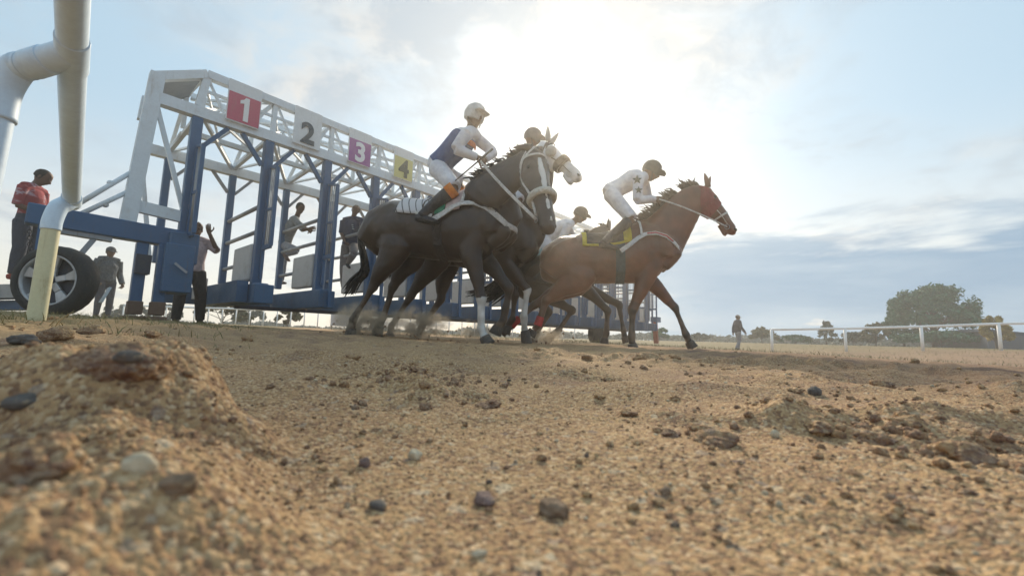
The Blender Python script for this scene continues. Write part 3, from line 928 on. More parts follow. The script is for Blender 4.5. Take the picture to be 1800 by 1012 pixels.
def wheel(c, axis, r, wd, parent, full=True):
    axis = nrm(axis); u = nrm(np.cross(axis, ZU)); v = np.cross(u, axis)
    prof = [(-.5, .74), (-.48, .84), (-.42, .93), (-.30, .985), (0, 1.0), (.30, .985), (.42, .93), (.48, .84), (.5, .74), (.40, .71), (-.40, .71)]
    mb = MB(); n = 56; V = []; F = []
    for i in range(n):
        th = 2 * math.pi * i / n
        for (o_, q) in prof:
            qq = q - (.012 if (i % 2 and q > .95) else 0)
            V.append(c + axis * o_ * wd + (u * math.cos(th) + v * math.sin(th)) * qq * r)
    m_ = len(prof)
    for i in range(n):
        for j in range(m_):
            F.append((i * m_ + j, ((i + 1) % n) * m_ + j, ((i + 1) % n) * m_ + (j + 1) % m_, i * m_ + (j + 1) % m_))
    mb.add(V, F)
    ty = mb.build('wheel', RUBBER, parent, True)
    if not full: return ty
    ALLOY = paint('cast_alloy', (.42, .42, .43), .38, (.16, .12, .09), .4, 9.0, .55)
    mb = MB(); n = 40; V = []; F = []
    prof = [(.38, .735), (.46, .72), (.46, .675), (.34, .65), (.05, .63), (.0, .63), (.0, .735)]; m_ = len(prof)
    for i in range(n):
        th = 2 * math.pi * i / n
        for (o_, q) in prof: V.append(c + axis * o_ * wd + (u * math.cos(th) + v * math.sin(th)) * q * r)
    for i in range(n):
        for j in range(m_):
            F.append((i * m_ + j, ((i + 1) % n) * m_ + j, ((i + 1) % n) * m_ + (j + 1) % m_, i * m_ + (j + 1) % m_))
    mb.add(V, F); mb.build('rim', ALLOY, ty, True)
    mb = MB(); mb.tube([c - axis * wd * .05, c + axis * wd * .02], [r * .65, r * .65], u, 32, 1); mb.build('brake_plate', DARK, ty)
    for i in range(5):
        th = 2 * math.pi * i / 5 + .35
        e = u * math.cos(th) + v * math.sin(th); f = np.cross(axis, e)
        mb = MB()
        def q(rad, w_, ax): return [c + axis * wd * ax + e * rad * r + f * w_ * r, c + axis * wd * ax + e * rad * r - f * w_ * r]
        a0, a1 = q(.10, .085, .30), q(.66, .16, .36)
        b0, b1 = q(.10, .08, .14), q(.66, .14, .12)
        am, bm_ = q(.36, .085, .28), q(.36, .08, .12)
        mb.hexa([b0[0], b0[1], bm_[1], bm_[0], a0[0], a0[1], am[1], am[0]]); mb.hexa([bm_[0], bm_[1], b1[1], b1[0], am[0], am[1], a1[1], a1[0]])
        mb.build('spoke', ALLOY, ty, bevel=.006)
    mb = MB(); mb.tube([c + axis * wd * .1, c + axis * wd * .36], [r * .125, r * .105], u, 20, 1); mb.build('hub', DARK, ty, True)
    mb = MB(); mb.tube([c + axis * wd * .3, c + axis * wd * .42], [r * .05, r * .04], u, 14, 1); mb.build('hub_cap', ALLOY, ty, True)
    return ty


WC = at(99, 494, 4.62)
wheel(WC, np.array([.12, -1.0, 0]), .385, .22, GATE)
gpart('mudguard', WHITE, (WC + GD * .38 + GN * -.12 - ZU * .20, WC + GD * .44 - GN * .12 - ZU * .02, .22, .02, GD))
gpart('axle', DARK, (WC - GN * .1, WC - GN * 1.6, .09, .09))
wheel(np.array([*at(1047, 596, 16.6)[:2], gz(*at(1047, 596, 16.6)[:2]) + .34]), GD * .8 + GN * .6, .36, .42, GATE, False)
for j in range(8):
    mb = MB(); cc = at(52, 401 + j * 5.6, 5.2)
    ax = (GD if j % 2 else GN)
    ring = [cc + (ax * math.cos(a) * .016 + ZU * math.sin(a) * .026) for a in np.linspace(0, 2 * math.pi, 11)[:-1]]
    mb.tube(ring, [.006] * 10, np.cross(ax, ZU), 6, 1, False, closed=True)
    mb.build('chain_link', DARK, GATE, True)

# ================================================================== HORSES
STRAP_W = cloth('white_webbing', (.70, .68, .66), None, 40)
STRAP_D = cloth('dark_leather', (.03, .02, .016), None, 40, .6)
FLEECE = cloth('sheepskin', (.68, .66, .60), (.55, .52, .46), 90)
HOOF = paint('hoof_horn', (.06, .05, .045), .6, (.24, .18, .12), .6, 12)
EYE = paint('dark_eye', (.01, .008, .006), .12, (.02, .01, .01), .1)

# torso stations: x, centre z, half height, half width
TS = np.array([(-.86, 1.20, .06, .05), (-.82, 1.20, .17, .14), (-.72, 1.22, .27, .225), (-.56, 1.245, .315, .275), (-.38, 1.24, .315, .285), (-.18, 1.205, .305, .27), (.04, 1.175, .325, .275),
               (.26, 1.18, .37, .265), (.44, 1.205, .365, .24), (.58, 1.19, .32, .215), (.70, 1.14, .235, .165), (.77, 1.11, .13, .09)])


class Horse:
    def __init__(s, name, label, O, hd, sc, sx, coat, group='horses breaking from the starting gate'):
        s.O = np.array([O[0], O[1], 0.]); s.h = R(hd); s.sc = sc; s.sx = sx; s.coat = coat
        s.ex = np.array([math.cos(s.h), math.sin(s.h), 0]); s.ey = np.array([-math.sin(s.h), math.cos(s.h), 0])
        s.root = thing(name, label, 'horse', (O[0], O[1], gz(*O)), group)
        s.O[2] = gz(*O)
        s.mb = MB(); s.extra = MB(); s.k = {}
        s.zt = lambda x: 0.0
    def L(s, x, y, z):
        return s.O + s.ex * x * s.sc * s.sx + s.ey * y * s.sc + ZU * z * s.sc
    def pick(s, px, py, off=0.0):
        v = ray(px, py); Q = s.O + s.ey * off * s.sc
        t = ((Q - CAM) @ s.ey) / (v @ s.ey)
        return CAM + v * t
    def torso(s, tilt=0.0, dz=0.0):
        """tilt raises the forehand (radians); dz lifts the trunk"""
        s.tilt = tilt; s.dz = dz
        P = []; Rr = []
        c2 = tuple(v * .85 for v in s.coat)
        for x, z, a, b in TS:
            P.append(s.T(x, 0, z)); Rr.append((a * s.sc, b * s.sc))
        s.mb.tube(P, Rr, s.ey, 28, 5, col=s.coat)
        # withers ridge, croup, chest muscles, shoulders
        s.mb.tube([s.T(.10, 0, 1.44), s.T(.30, 0, 1.50), s.T(.50, 0, 1.50), s.T(.62, 0, 1.42)], [.05 * s.sc, .085 * s.sc, .09 * s.sc, .06 * s.sc], s.ey, 12, 3, col=s.coat)
        for q in (-1, 1):
            s.mb.tube([s.T(.66, q * .09, 1.22), s.T(.70, q * .10, 1.08), s.T(.58, q * .10, .94)], [.06 * s.sc, .085 * s.sc, .06 * s.sc], s.ey, 12, 3, col=s.coat)
            s.mb.tube([s.T(.42, q * .14, 1.42), s.T(.56, q * .17, 1.22), s.T(.60, q * .16, 1.05)], [(.10 * s.sc, .05 * s.sc), (.13 * s.sc, .075 * s.sc), (.09 * s.sc, .06 * s.sc)], s.ey, 12, 3, col=s.coat)
            s.mb.tube([s.T(-.40, q * .15, 1.40), s.T(-.60, q * .16, 1.30), s.T(-.76, q * .12, 1.12)], [(.12 * s.sc, .09 * s.sc), (.17 * s.sc, .12 * s.sc), (.14 * s.sc, .10 * s.sc)], s.ey, 12, 3, col=s.coat)
    def T(s, x, y, z):
        return s.L(x, y, z + s.dz + math.tan(s.tilt) * x)
    def surf(s, x, ang, off=.014):
        """point on the trunk: ang 0 = top, positive towards the right (camera) side"""
        z = np.interp(x, TS[:, 0], TS[:, 1]); a = np.interp(x, TS[:, 0], TS[:, 2]); b = np.interp(x, TS[:, 0], TS[:, 3])
        o = off / s.sc
        return s.T(x, -math.sin(ang) * (b + o), z + math.cos(ang) * (a + o))
    def leg(s, side, hind, pts, sock=None, sockh=.0, lower=None, hip=None, bandage=None):
        """pts: world positions of knee/hock, fetlock, hoof tip"""
        kn, fe, ho = [np.asarray(p, float) for p in pts]
        sc = s.sc; q = side
        up = s.coat; lo = lower or s.coat; sk = sock or lo
        if hind:
            a = s.T(-.50, q * .13, 1.24); b = s.T(-.40, q * .165, 1.00)
            P = [a, b, b * .45 + kn * .55, b * .12 + kn * .88, kn]
            Rr = [(.24, .11), (.205, .115), (.105, .08), (.062, .048), (.064, .05)]
            pt = nrm(kn - b); 
        else:
            a = s.T(.46, q * .13, 1.20); b = s.T(.40, q * .14, .93)
            P = [a, b, b * .55 + kn * .45, b * .15 + kn * .85, kn]
            Rr = [(.19, .09), (.13, .085), (.088, .068), (.056, .05), (.058, .052)]
        co = ho + (fe - ho) * .48
        P += [kn * .78 + fe * .22, kn * .45 + fe * .55, kn * .14 + fe * .86, fe, fe * .45 + co * .55, co]
        w_ = .040 if hind else .036
        Rr += [(w_, .034), (w_ - .003, .031), (.038, .034), (.049, .043), (.040, .037), (.050, .048)]
        cols = [up, up, up, up if not lower else tuple((np.array(up) + np.array(lo)) / 2), lo, lo, lo, lo, lo, lo, lo]
        if sock:
            n0 = {1: 8, 2: 6, 3: 4, 4: 3}[sockh] if sockh else 8
            cols = [c if i < n0 else sk for i, c in enumerate(cols)]
        s.mb.tube(P, [(x * sc, y * sc) for x, y in Rr], s.ey, 16, 4, cols=cols)
        # hoof
        ax = nrm(ho - co); tip = ho
        mb = MB(); fwd = nrm(s.ex - ax * (s.ex @ ax))
        mb.tube([co - ax * .006, co * .5 + tip * .5 + fwd * .008, tip + fwd * .016], [(.052 * sc, .05 * sc), (.060 * sc, .056 * sc), (.068 * sc, .063 * sc)], s.ey, 16, 2)
        mb.build('hoof', HOOF, s.root, True)
        if bandage:
            mb = MB(); mb.tube([kn * .35 + fe * .65, kn * .1 + fe * .9, fe], [.047 * sc, .05 * sc, .055 * sc], s.ey, 14, 2)
            mb.build('bandage', bandage, s.root, True)
    def neck_head(s, poll, nose, lat=None, mids=None, jaw=None, head_col=None, blaze=None, hs=1.0):
        sc = s.sc; poll = np.asarray(poll); nose = np.asarray(nose)
        lat = s.ey if lat is None else nrm(lat)
        b0 = s.T(.42, 0, 1.20); b1 = s.T(.58, 0, 1.32)
        d = poll - b1
        hx = nrm(nose - poll)
        jw = nrm(np.cross(lat, hx)) if jaw is None else jaw
        if jw @ (b1 - poll) < 0: jw = -jw
        s.hx, s.jw, s.hl, s.poll, s.nose = hx, jw, lat, poll, nose
        HLn = np.linalg.norm(nose - poll)
        occ = poll + jw * .06 * sc + hx * .06 * sc
        crest = np.array([0, 0, 1.]) * .035 * sc
        P = [b0, b1, b1 + d * .33 + crest, b1 + d * .66 + crest * 1.3, occ]
        if mids is not None:
            P = [b0, b1] + [np.asarray(p) for p in mids] + [occ]
        n_ = len(P)
        Rr = [(.34, .20), (.31, .18), (.25, .135), (.195, .105), (.14, .085)][:n_]
        LA = [s.ey, s.ey, s.ey * .7 + lat * .3, s.ey * .3 + lat * .7, lat][:n_]
        s.mb.tube(P, [(a * sc, b * sc) for a, b in Rr], np.array(LA), 22, 5, col=s.coat)
        s.neckP = P; s.neckR = Rr
        hc = head_col or s.coat
        st = [(t, a * (1 + (hs - 1) * .5), b * hs) for t, a, b in [(-.04, .05, .05), (.0, .085, .075), (.14, .125, .100), (.28, .140, .108), (.42, .118, .090), (.56, .088, .070), (.72, .072, .058), (.86, .070, .060), (.95, .066, .060), (1.0, .035, .035)]]
        s.hst = st
        P = [poll + hx * HLn * t + jw * (a * .93 - .035) * sc for t, a, b in st]
        s.mb.tube(P, [(a * sc, b * sc) for t, a, b in st], lat, 20, 4, col=hc)
        s.headP = P
        for q in (-1, 1):   # cheek, lip
            c = poll + hx * HLn * .27 + jw * .115 * sc + lat * q * .055 * sc
            s.mb.ball(c, (.10 * sc, .045 * sc, .085 * sc), (hx, lat, jw), 14, 9, col=hc)
            c = poll + hx * HLn * .93 + jw * .03 * sc + lat * q * .032 * sc
            s.mb.ball(c, (.05 * sc, .034 * sc, .045 * sc), (hx, lat, jw), 10, 7, col=hc)
            c = poll + hx * HLn * .235 - jw * .0 * sc + lat * q * .078 * sc
            s.mb.ball(c, (.05 * sc, .028 * sc, .03 * sc), (hx, lat, jw), 10, 7, col=hc)
        s.mb.tube([poll + hx * HLn * .72 + jw * .115 * sc, poll + hx * HLn * .92 + jw * .125 * sc, poll + hx * HLn * .955 + jw * .115 * sc], [.028 * sc, .034 * sc, .022 * sc], lat, 10, 2, col=hc)
        if blaze is not None:
            s.extra.tube([poll + hx * HLn * t - jw * .030 * sc for t in (.16, .35, .55, .75, .93)], [(.012 * sc, .02 * sc), (.014 * sc, .034 * sc), (.012 * sc, .026 * sc), (.010 * sc, .022 * sc), (.006, .015)], lat, 10, 3, col=blaze)
        # eyes, nostrils
        for q in (-1, 1):
            mb = MB(); mb.ball(poll + hx * HLn * .25 + jw * .018 * sc + lat * q * .100 * sc, (.026 * sc, .014 * sc, .020 * sc), (hx, lat, jw), 10, 8)
            mb.build('eye', EYE, s.root, True)
            mb = MB(); mb.ball(poll + hx * HLn * .955 + jw * .012 * sc + lat * q * .055 * sc, (.022 * sc, .012 * sc, .014 * sc), (hx, lat, jw), 8, 6)
            mb.build('nostril', EYE, s.root, True)
    def ears(s, dirs, lat=None, col=None, hood=None):
        lat = s.hl if lat is None else lat; sc = s.sc
        for q, dr in zip((-1, 1), dirs):
            dr = nrm(dr)
            b = s.poll + s.hl * q * .05 * sc - s.jw * .02 * sc + s.hx * .01
            s.extra.tube([b, b + dr * .06 * sc, b + dr * .13 * sc, b + dr * .19 * sc], [(.030 * sc, .024 * sc), (.036 * sc, .026 * sc), (.024 * sc, .018 * sc), (.003, .003)], s.hl, 10, 3, col=col or s.coat)
    def ring(s, t, off, width, ma, name, thick=None):
        """strap loop round the head at station t"""
        HLn = np.linalg.norm(s.nose - s.poll); sc = s.sc
        a = np.interp(t, [q[0] for q in s.hst], [q[1] for q in s.hst]) * sc + off; b = np.interp(t, [q[0] for q in s.hst], [q[2] for q in s.hst]) * sc + off
        c = s.poll + s.hx * HLn * t + s.jw * ((a - off) * .93 - .035 * sc)
        pts = [c + s.jw * a * math.cos(x) + s.hl * b * math.sin(x) for x in np.linspace(0, 2 * math.pi, 17)[:-1]]
        mb = MB(); mb.tube(pts, [(thick or .004, width)] * 16, s.hx, 8, 2, False, closed=True)
        return mb.build(name, ma, s.root, True)
    def hp(s, t, side, jwf, off=.008):
        """point on the head surface; jwf 0 = forehead line, 1 = jaw"""
        HLn = np.linalg.norm(s.nose - s.poll); sc = s.sc
        a = np.interp(t, [q[0] for q in s.hst], [q[1] for q in s.hst]) * sc; b = np.interp(t, [q[0] for q in s.hst], [q[2] for q in s.hst]) * sc
        c = s.poll + s.hx * HLn * t + s.jw * (a * .93 - .035 * sc)
        th = jwf * math.pi
        return c - s.jw * math.cos(th) * (a + off) + s.hl * side * math.sin(th) * (b + off)
    def strap(s, pts, width, ma, name, thick=.004, ref=None, k=8):
        P = np.array(pts); mb = MB()
        mb.tube(P, [(thick, width)] * len(P), s.hx if ref is None else ref, k, 3)
        return mb.build(name, ma, s.root, True)
    def bridle(s, side, ma, noseband=None, nb_t=.62, brow=True):
        s.strap([s.hp(.02, side, .1), s.hp(.12, side, .42), s.hp(.3, side, .52), s.hp(.55, side, .55), s.hp(.80, side, .62)], .013, ma, 'cheekpiece')
        s.strap([s.hp(.04, side, .35), s.hp(.12, side, .55), s.hp(.22, side, .8), s.hp(.30, side, .97)], .010, ma, 'throatlash')
        if brow: s.strap([s.hp(.10, side, .45), s.hp(.12, side, .22), s.hp(.12, side, .0), s.hp(.12, -side, .22), s.hp(.10, -side, .45)], .012, ma, 'browband')
        s.ring(.60, .008, .012, ma, 'noseband') if noseband is None else s.ring(nb_t, .026, .036, noseband, 'sheepskin_noseband', .030)
        s.bit = s.hp(.83, side, .70, .012)
        ring = [s.bit + s.hx * math.cos(a) * .03 + s.jw * math.sin(a) * .03 for a in np.linspace(0, 2 * math.pi, 11)[:-1]]
        mb = MB(); mb.tube(ring, [.005] * 10, s.hl, 6, 2, False, closed=True); mb.build('bit_ring', STEEL, s.root, True)
    def rein(s, a, b, ma, sag=.02, w_=.011, out=.12):
        a, b = np.asarray(a), np.asarray(b)
        o_ = -s.ey * out
        s.strap([a, a * .75 + b * .25 + o_ * .8 - ZU * sag * .7, (a + b) / 2 + o_ - ZU * sag, a * .25 + b * .75 + o_ * .7 - ZU * sag * .7, b], w_, ma, 'rein', .0035, ZU)
    def mane(s, up=.10, back=.06, n=90, col=(.02, .016, .014), seed=0):
        rg = np.random.default_rng(seed)
        mb = MB(); P = np.array(s.neckP); Rr = np.array([r[0] for r in s.neckR]) * s.sc
        for i in range(n):
            t = rg.uniform(1.0, len(P) - 1.02); k = int(t); f = t - k
            c = P[k] * (1 - f) + P[k + 1] * f; a = Rr[k] * (1 - f) + Rr[k + 1] * f
            tan = nrm(P[k + 1] - P[k]); nn = nrm(ZU - tan * (ZU @ tan))
            b = c + nn * a * .93 + s.hl * rg.normal(0, .012)
            ln = up * rg.uniform(.5, 1.15)
            e1 = b + nn * ln * .6 - s.ex * back * .25 + rg.normal(0, .012, 3); e2 = b + nn * ln - s.ex * back * rg.uniform(.5, 1.4) + rg.normal(0, .02, 3)
            mb.tube([b - nn * .02, e1, e2], [(.004, .016), (.004, .012), (.001, .002)], tan, 5, 2, False)
        mb.build('mane', cloth('mane_hair_%d' % int(1000 * col[0]), col, None, 60, .6), s.root, True)
    def tail(s, pts, n=60, spread=.05, col=(.018, .014, .012), seed=0):
        rg = np.random.default_rng(seed); mb = MB()
        pts = np.array(pts)
        mb.tube(pts[:3], [.045, .04, .02], None, 8, 3)
        for i in range(n):
            o1 = rg.normal(0, spread, 3); e = rg.uniform(.7, 1.08)
            k = np.linspace(0, 1, len(pts))[:, None]
            Q = pts + o1 * k ** .8 * np.array([1, 1, .7]) + rg.normal(0, .008, pts.shape) * k
            Q[-1] = Q[-2] + (Q[-1] - Q[-2]) * e
            mb.tube(Q, [.010] * (len(pts) - 1) + [.002], None, 4, 3, False)
        mb.build('tail', cloth('tail_hair', col, None, 60, .6), s.root, True)
    def patch(s, x0, x1, a0, a1, ma, name, off=.018, nx=10, na=18, th=.008, skew=0.0, parent=None):
        """cloth lying on the trunk between angles a0..a1"""
        V = []; F = []
        for lay in (0, 1):
            for i in range(nx + 1):
                for j in range(na + 1):
                    a = a0 + (a1 - a0) * j / na
                    x = x0 + (x1 - x0) * i / nx + skew * (abs(a) / 1.6) ** 1.5
                    V.append(s.surf(x, a, off + lay * th))
        n1 = (nx + 1) * (na + 1); w_ = na + 1
        for i in range(nx):
            for j in range(na):
                q = (i * w_ + j, i * w_ + j + 1, (i + 1) * w_ + j + 1, (i + 1) * w_ + j)
                F.append(tuple(n1 + x for x in q)); F.append(q[::-1])
        for i in range(nx):
            for j in (0, na):
                q = (i * w_ + j, (i + 1) * w_ + j); F.append((q[0], q[1], n1 + q[1], n1 + q[0]))
        for j in range(na):
            for i in (0, nx):
                q = (i * w_ + j, i * w_ + j + 1); F.append((q[0], q[1], n1 + q[1], n1 + q[0]))
        mb = MB(); mb.add(V, F)
        return mb.build(name, ma, parent or s.root, True)
    def band(s, path, width, ma, name, off=.03, thick=.006):
        """strap along (x, angle) points on the trunk"""
        P = [s.surf(x, a, off) for x, a in path]
        mb = MB()
        C = s.T(.1, 0, 1.18)
        V = []; F = []
        P = np.array(P); n = len(P)
        for i in range(n):
            t = nrm(P[min(i + 1, n - 1)] - P[max(i - 1, 0)])
            xs = path[i][0]
            c = s.T(min(xs, .55), 0, np.interp(xs, TS[:, 0], TS[:, 1]))
            nn = P[i] - c; nn = nrm(nn - t * (nn @ t)); b = np.cross(t, nn)
            for u_, v_ in ((-1, -1), (1, -1), (1, 1), (-1, 1)):
                V.append(P[i] + b * width * u_ + nn * thick * v_)
        for i in range(n - 1):
            for j in range(4): F.append((i * 4 + j, i * 4 + (j + 1) % 4, (i + 1) * 4 + (j + 1) % 4, (i + 1) * 4 + j))
        F.append((0, 3, 2, 1)); F.append(((n - 1) * 4, (n - 1) * 4 + 1, (n - 1) * 4 + 2, (n - 1) * 4 + 3))
        mb.add(V, F)
        return mb.build(name, ma, s.root, False)
    def finish(s, voxel=.0135):
        me = remesh(s.mb, 'body', voxel, 5, .5, s.extra, .0065)
        s.body = link('body', me, COAT(), s.root, True)
        return s.body


def breast(h, w_, ma, name='breastplate', xs=.06, zang=1.45, lift=0.0):
    path = [(xs, 1.50), (xs + .10, 1.36), (xs + .20, 1.20), (.34, 1.14), (.46, 1.18), (.58, 1.28), (.68, 1.4), (.745, 1.55)]
    h.band(path, w_, ma, name, .032 + lift)
    h.band([(x, -a) for x, a in path], w_, ma, name, .032 + lift)
    P = [h.surf(.745, 1.55, .032), h.T(.80, 0, 1.10), h.surf(.745, -1.55, .032)]
    mb = MB(); mb.tube(P, [(.006, w_)] * 3, ZU, 8, 4); mb.build(name, ma, h.root, True)


WSOCK = (.62, .60, .57)
# --- horse A: near, almost black, head turned towards the lens
A = Horse('racehorse', 'near-black horse with white breastplate and sheepskin noseband, head turned to the camera', (-.83, 4.70), -18, 1.06, 1.07, (.028, .014, .009))
A.torso(.05, .0)
A.leg(-1, True, (A.pick(655, 505, -.16), A.pick(622, 560, -.16), A.pick(613, 594, -.16)))
A.leg(1, True, (A.pick(690, 505, .14), A.pick(674, 556, .14), A.pick(660, 590, .14)))
A.leg(-1, False, (A.pick(846, 525, -.14), A.pick(846, 577, -.14), A.pick(857, 607, -.14)), WSOCK, 3)
A.leg(1, False, (A.pick(895, 508, .14), A.pick(884, 562, .14), A.pick(868, 585, .14)))
_l = nrm(np.array([.93, .36, 0.02]))
A.neck_head(at(942, 262, 4.05), at(968, 402, 3.72), _l, [at(848, 348, 4.36), at(903, 305, 4.24)], None, None, WSOCK, 1.28)
A.ears((np.array([-.9, .35, .12]), np.array([-.7, .7, .12])))
A.bridle(-1, STRAP_W, FLEECE, .60)
A.mane(.035, .07, 120, (.016, .012, .010), 1)
A.tail([A.T(-.82, 0, 1.36), A.T(-.93, 0, 1.20), A.pick(642, 472), A.pick(626, 494), A.pick(612, 516)], 36, .045, (.012, .010, .009), 2)
STRIPE = mat('striped_saddle_cloth', lambda gg: (gg.put(gg.b.inputs['Base Color'], gg.mix(gg.ss(gg.m('SINE', gg.m('MULTIPLY', gg.vm('DOT_PRODUCT', gg.tc, tuple(A.ex * 1.0 + ZU * .5)), 80.0)), -.96, -.80), (.08, .08, .09), (.55, .54, .56))), gg.b.inputs['Roughness'].__setattr__('default_value', .9)))
A.patch(-.34, .06, -1.25, 1.25, STRIPE, 'saddle_cloth', .020)
A.patch(.075, .17, -1.3, 1.3, cloth('green_cloth', (.02, .24, .14)), 'green_panel', .022)
A.patch(.18, .32, -1.28, 1.28, cloth('pinkish_cloth', (.60, .48, .48)), 'pale_panel', .021)
breast(A, .030, STRAP_W)
A.band([(.30, .15), (.32, .5), (.34, .9), (.34, 1.12)], .014, STRAP_W, 'shoulder_strap', .036)
A.band([(-.12, 1.25), (-.02, 1.32), (.06, 1.36)], .016, STRAP_W, 'surcingle', .042)
A.band([(.10, 1.2), (.10, 1.6), (.10, 2.2), (.10, 2.9)], .05, STRAP_D, 'girth', .02)
A.finish()

# --- horse B: beyond A, pale hooded head held high
B = Horse('racehorse', 'dark brown horse in a white blinker hood, running just behind the near-black one', (-.52, 5.55), -12, 1.05, 1.06, (.036, .018, .010))
B.torso(.04, .03)
B.leg(-1, True, (B.pick(722, 520, -.14), B.pick(688, 573, -.14), B.pick(683, 598, -.14)))
B.leg(1, True, (B.pick(775, 525, .14), B.pick(742, 574, .14), B.pick(728, 600, .14)))
B.leg(-1, False, (B.pick(927, 510, -.13), B.pick(921, 556, -.13), B.pick(924, 606, -.13)), WSOCK, 3)
B.leg(1, False, (B.pick(905, 520, .13), B.pick(900, 560, .13), B.pick(886, 585, .13)))
B.neck_head(at(962, 252, 5.15), at(1022, 312, 4.95), nrm(np.array([.30, .95, 0])), None, None, (.50, .51, .54))
B.ears((np.array([-.05, 0, 1.3]), np.array([.55, 0, .8])), None, (.30, .29, .27))
B.bridle(-1, STRAP_D, None)
B.ring(.52, .012, .05, cloth('muzzle_dark', (.05, .035, .03)), 'nose_cover', .008)
for q in (-1, 1):
    mb = MB(); c = B.hp(.28, q, .42, .02); mb.ball(c, (.075, .05, .07), (B.hx, B.hl, B.jw), 16, 10); mb.build('blinker_cup', cloth('blinker_grey', (.34, .32, .30)), B.root, True)
B.mane(.06, .06, 60, (.03, .02, .015), 3)
B.tail([B.T(-.84, 0, 1.36), B.T(-.98, 0, 1.2), B.T(-1.02, 0, 1.0), B.T(-1.05, 0, .8)], 40, .04, (.02, .014, .012), 4)
B.patch(-.30, .16, -1.2, 1.2, cloth('navy_cloth', (.03, .05, .12)), 'saddle_cloth', .020)
B.finish()

# --- horse C: chestnut in profile, red hood
C_ = Horse('racehorse', 'red-brown bay horse with a red hood and yellow saddle cloth, leading in profile', (1.28, 5.42), -6, 1.03, 1.04, (.130, .044, .018))
C_.torso(.20, -.075)
BLK = (.018, .014, .014); REDB = cloth('red_bandage', (.50, .035, .04))
C_.leg(-1, True, (C_.pick(960, 528, -.15), C_.pick(945, 572, -.15), C_.pick(930, 588, -.15)), None, 0, (.10, .04, .02), None, REDB)
C_.leg(1, True, (C_.pick(940, 535, .15), C_.pick(899, 572, .15), C_.pick(880, 584, .15)), None, 0, (.06, .03, .02), None, REDB)
C_.leg(-1, False, (C_.pick(1112, 545, -.14), C_.pick(1110, 592, -.14), C_.pick(1112, 616, -.14)), None, 0, BLK)
C_.leg(1, False, (C_.pick(1186, 540, .14), C_.pick(1206, 588, .14), C_.pick(1216, 612, .14)), None, 0, BLK)
C_.neck_head(C_.pick(1240, 332), C_.pick(1294, 408))
C_.ears((C_.pick(1234, 308) - C_.pick(1241, 332), C_.pick(1250, 312) - C_.pick(1243, 332)))
REDH = cloth('red_hood', (.24, .05, .05))
def hood(h, ma, t0=.0, t1=.46):
    HLn = np.linalg.norm(h.nose - h.poll); st = [(-.03, .07, .07)] + [q for q in h.hst if t0 <= q[0] < t1] + [(t1, *[np.interp(t1, [q[0] for q in h.hst], [q[i] for q in h.hst]) for i in (1, 2)])]
    P = [h.poll + h.hx * HLn * t + h.jw * (a * .93 - .035) * h.sc for t, a, b in st]
    mb = MB(); mb.tube(P, [(a * h.sc + .014, b * h.sc + .020) for t, a, b in st], h.hl, 22, 4)
    return mb.build('hood', ma, h.root, True)
hood(C_, REDH)
C_.bridle(-1, STRAP_W, None)
C_.mane(.11, .05, 150, (.05, .03, .02), 5)
C_.tail([C_.T(-.84, 0, 1.36), C_.T(-1.02, 0, 1.28), C_.T(-1.2, 0, 1.12), C_.T(-1.36, .02, 1.0), C_.T(-1.52, .03, .93)], 50, .05, (.014, .011, .010), 6)
YEL = cloth('yellow_cloth', (.58, .46, .03)); BLKC = cloth('black_cloth', (.025, .025, .03))
C_.patch(-.36, .16, -1.18, 1.18, BLKC, 'saddle_cloth', .016)
C_.patch(-.37, -.32, -1.22, 1.22, YEL, 'cloth_trim', .022)
C_.patch(-.36, .18, 1.16, 1.24, YEL, 'cloth_trim', .022, 12, 2)
C_.patch(.10, .19, -1.2, 1.2, YEL, 'cloth_trim', .024)
breast(C_, .026, STRAP_W)
mb = MB()
C_.band([(.36, 1.145), (.46, 1.18), (.58, 1.28), (.66, 1.38)], .008, cloth('red_stripe', (.45, .06, .06)), 'breastplate_stripe', .042)
C_.band([(.30, .15), (.30, .5), (.30, .9), (.30, 1.15)], .012, STRAP_W, 'shoulder_strap', .036)
C_.band([(.06, 1.2), (.06, 1.6), (.07, 2.2), (.08, 2.9)], .055, cloth('dark_girth', (.015, .05, .07)), 'girth', .02)
C_.finish()

# --- horse D: dark, mostly hidden behind C
D_ = Horse('racehorse', 'dark bay horse mostly hidden behind the leading bay, only ear and hindquarters showing', (.62, 6.55), -8, 1.02, 1.0, (.036, .019, .011))
D_.torso(.14, -.07)
D_.leg(-1, True, (D_.pick(1006, 545, -.14), D_.pick(982, 580, -.14), D_.pick(958, 600, -.14)), None, 0, BLK)
D_.leg(1, True, (D_.pick(965, 548, .14), D_.pick(945, 585, .14), D_.pick(935, 604, .14)), None, 0, BLK)
D_.leg(-1, False, (D_.pick(1068, 545, -.14), D_.pick(1066, 585, -.14), D_.pick(1060, 603, -.14)), None, 0, BLK)
D_.leg(1, False, (D_.pick(1088, 535, .14), D_.pick(1096, 580, .14), D_.pick(1100, 602, .14)), None, 0, BLK)
D_.neck_head(D_.pick(1066, 408), D_.pick(1120, 448))
D_.ears((np.array([.05, 0, 1.]), np.array([.25, 0, 1.])))
D_.bridle(-1, STRAP_W, None)
D_.mane(.06, .05, 50, (.02, .015, .012), 7)
D_.tail([D_.T(-.84, 0, 1.36), D_.pick(884, 478), D_.pick(870, 500), D_.pick(848, 512), D_.pick(826, 518)], 50, .04, (.012, .010, .010), 8)
D_.patch(-.3, .14, -1.2, 1.2, cloth('teal_cloth', (.10, .25, .27)), 'saddle_cloth', .02)
D_.finish()

# ================================================================== PEOPLE
BROWN_SKIN = (.115, .055, .032)


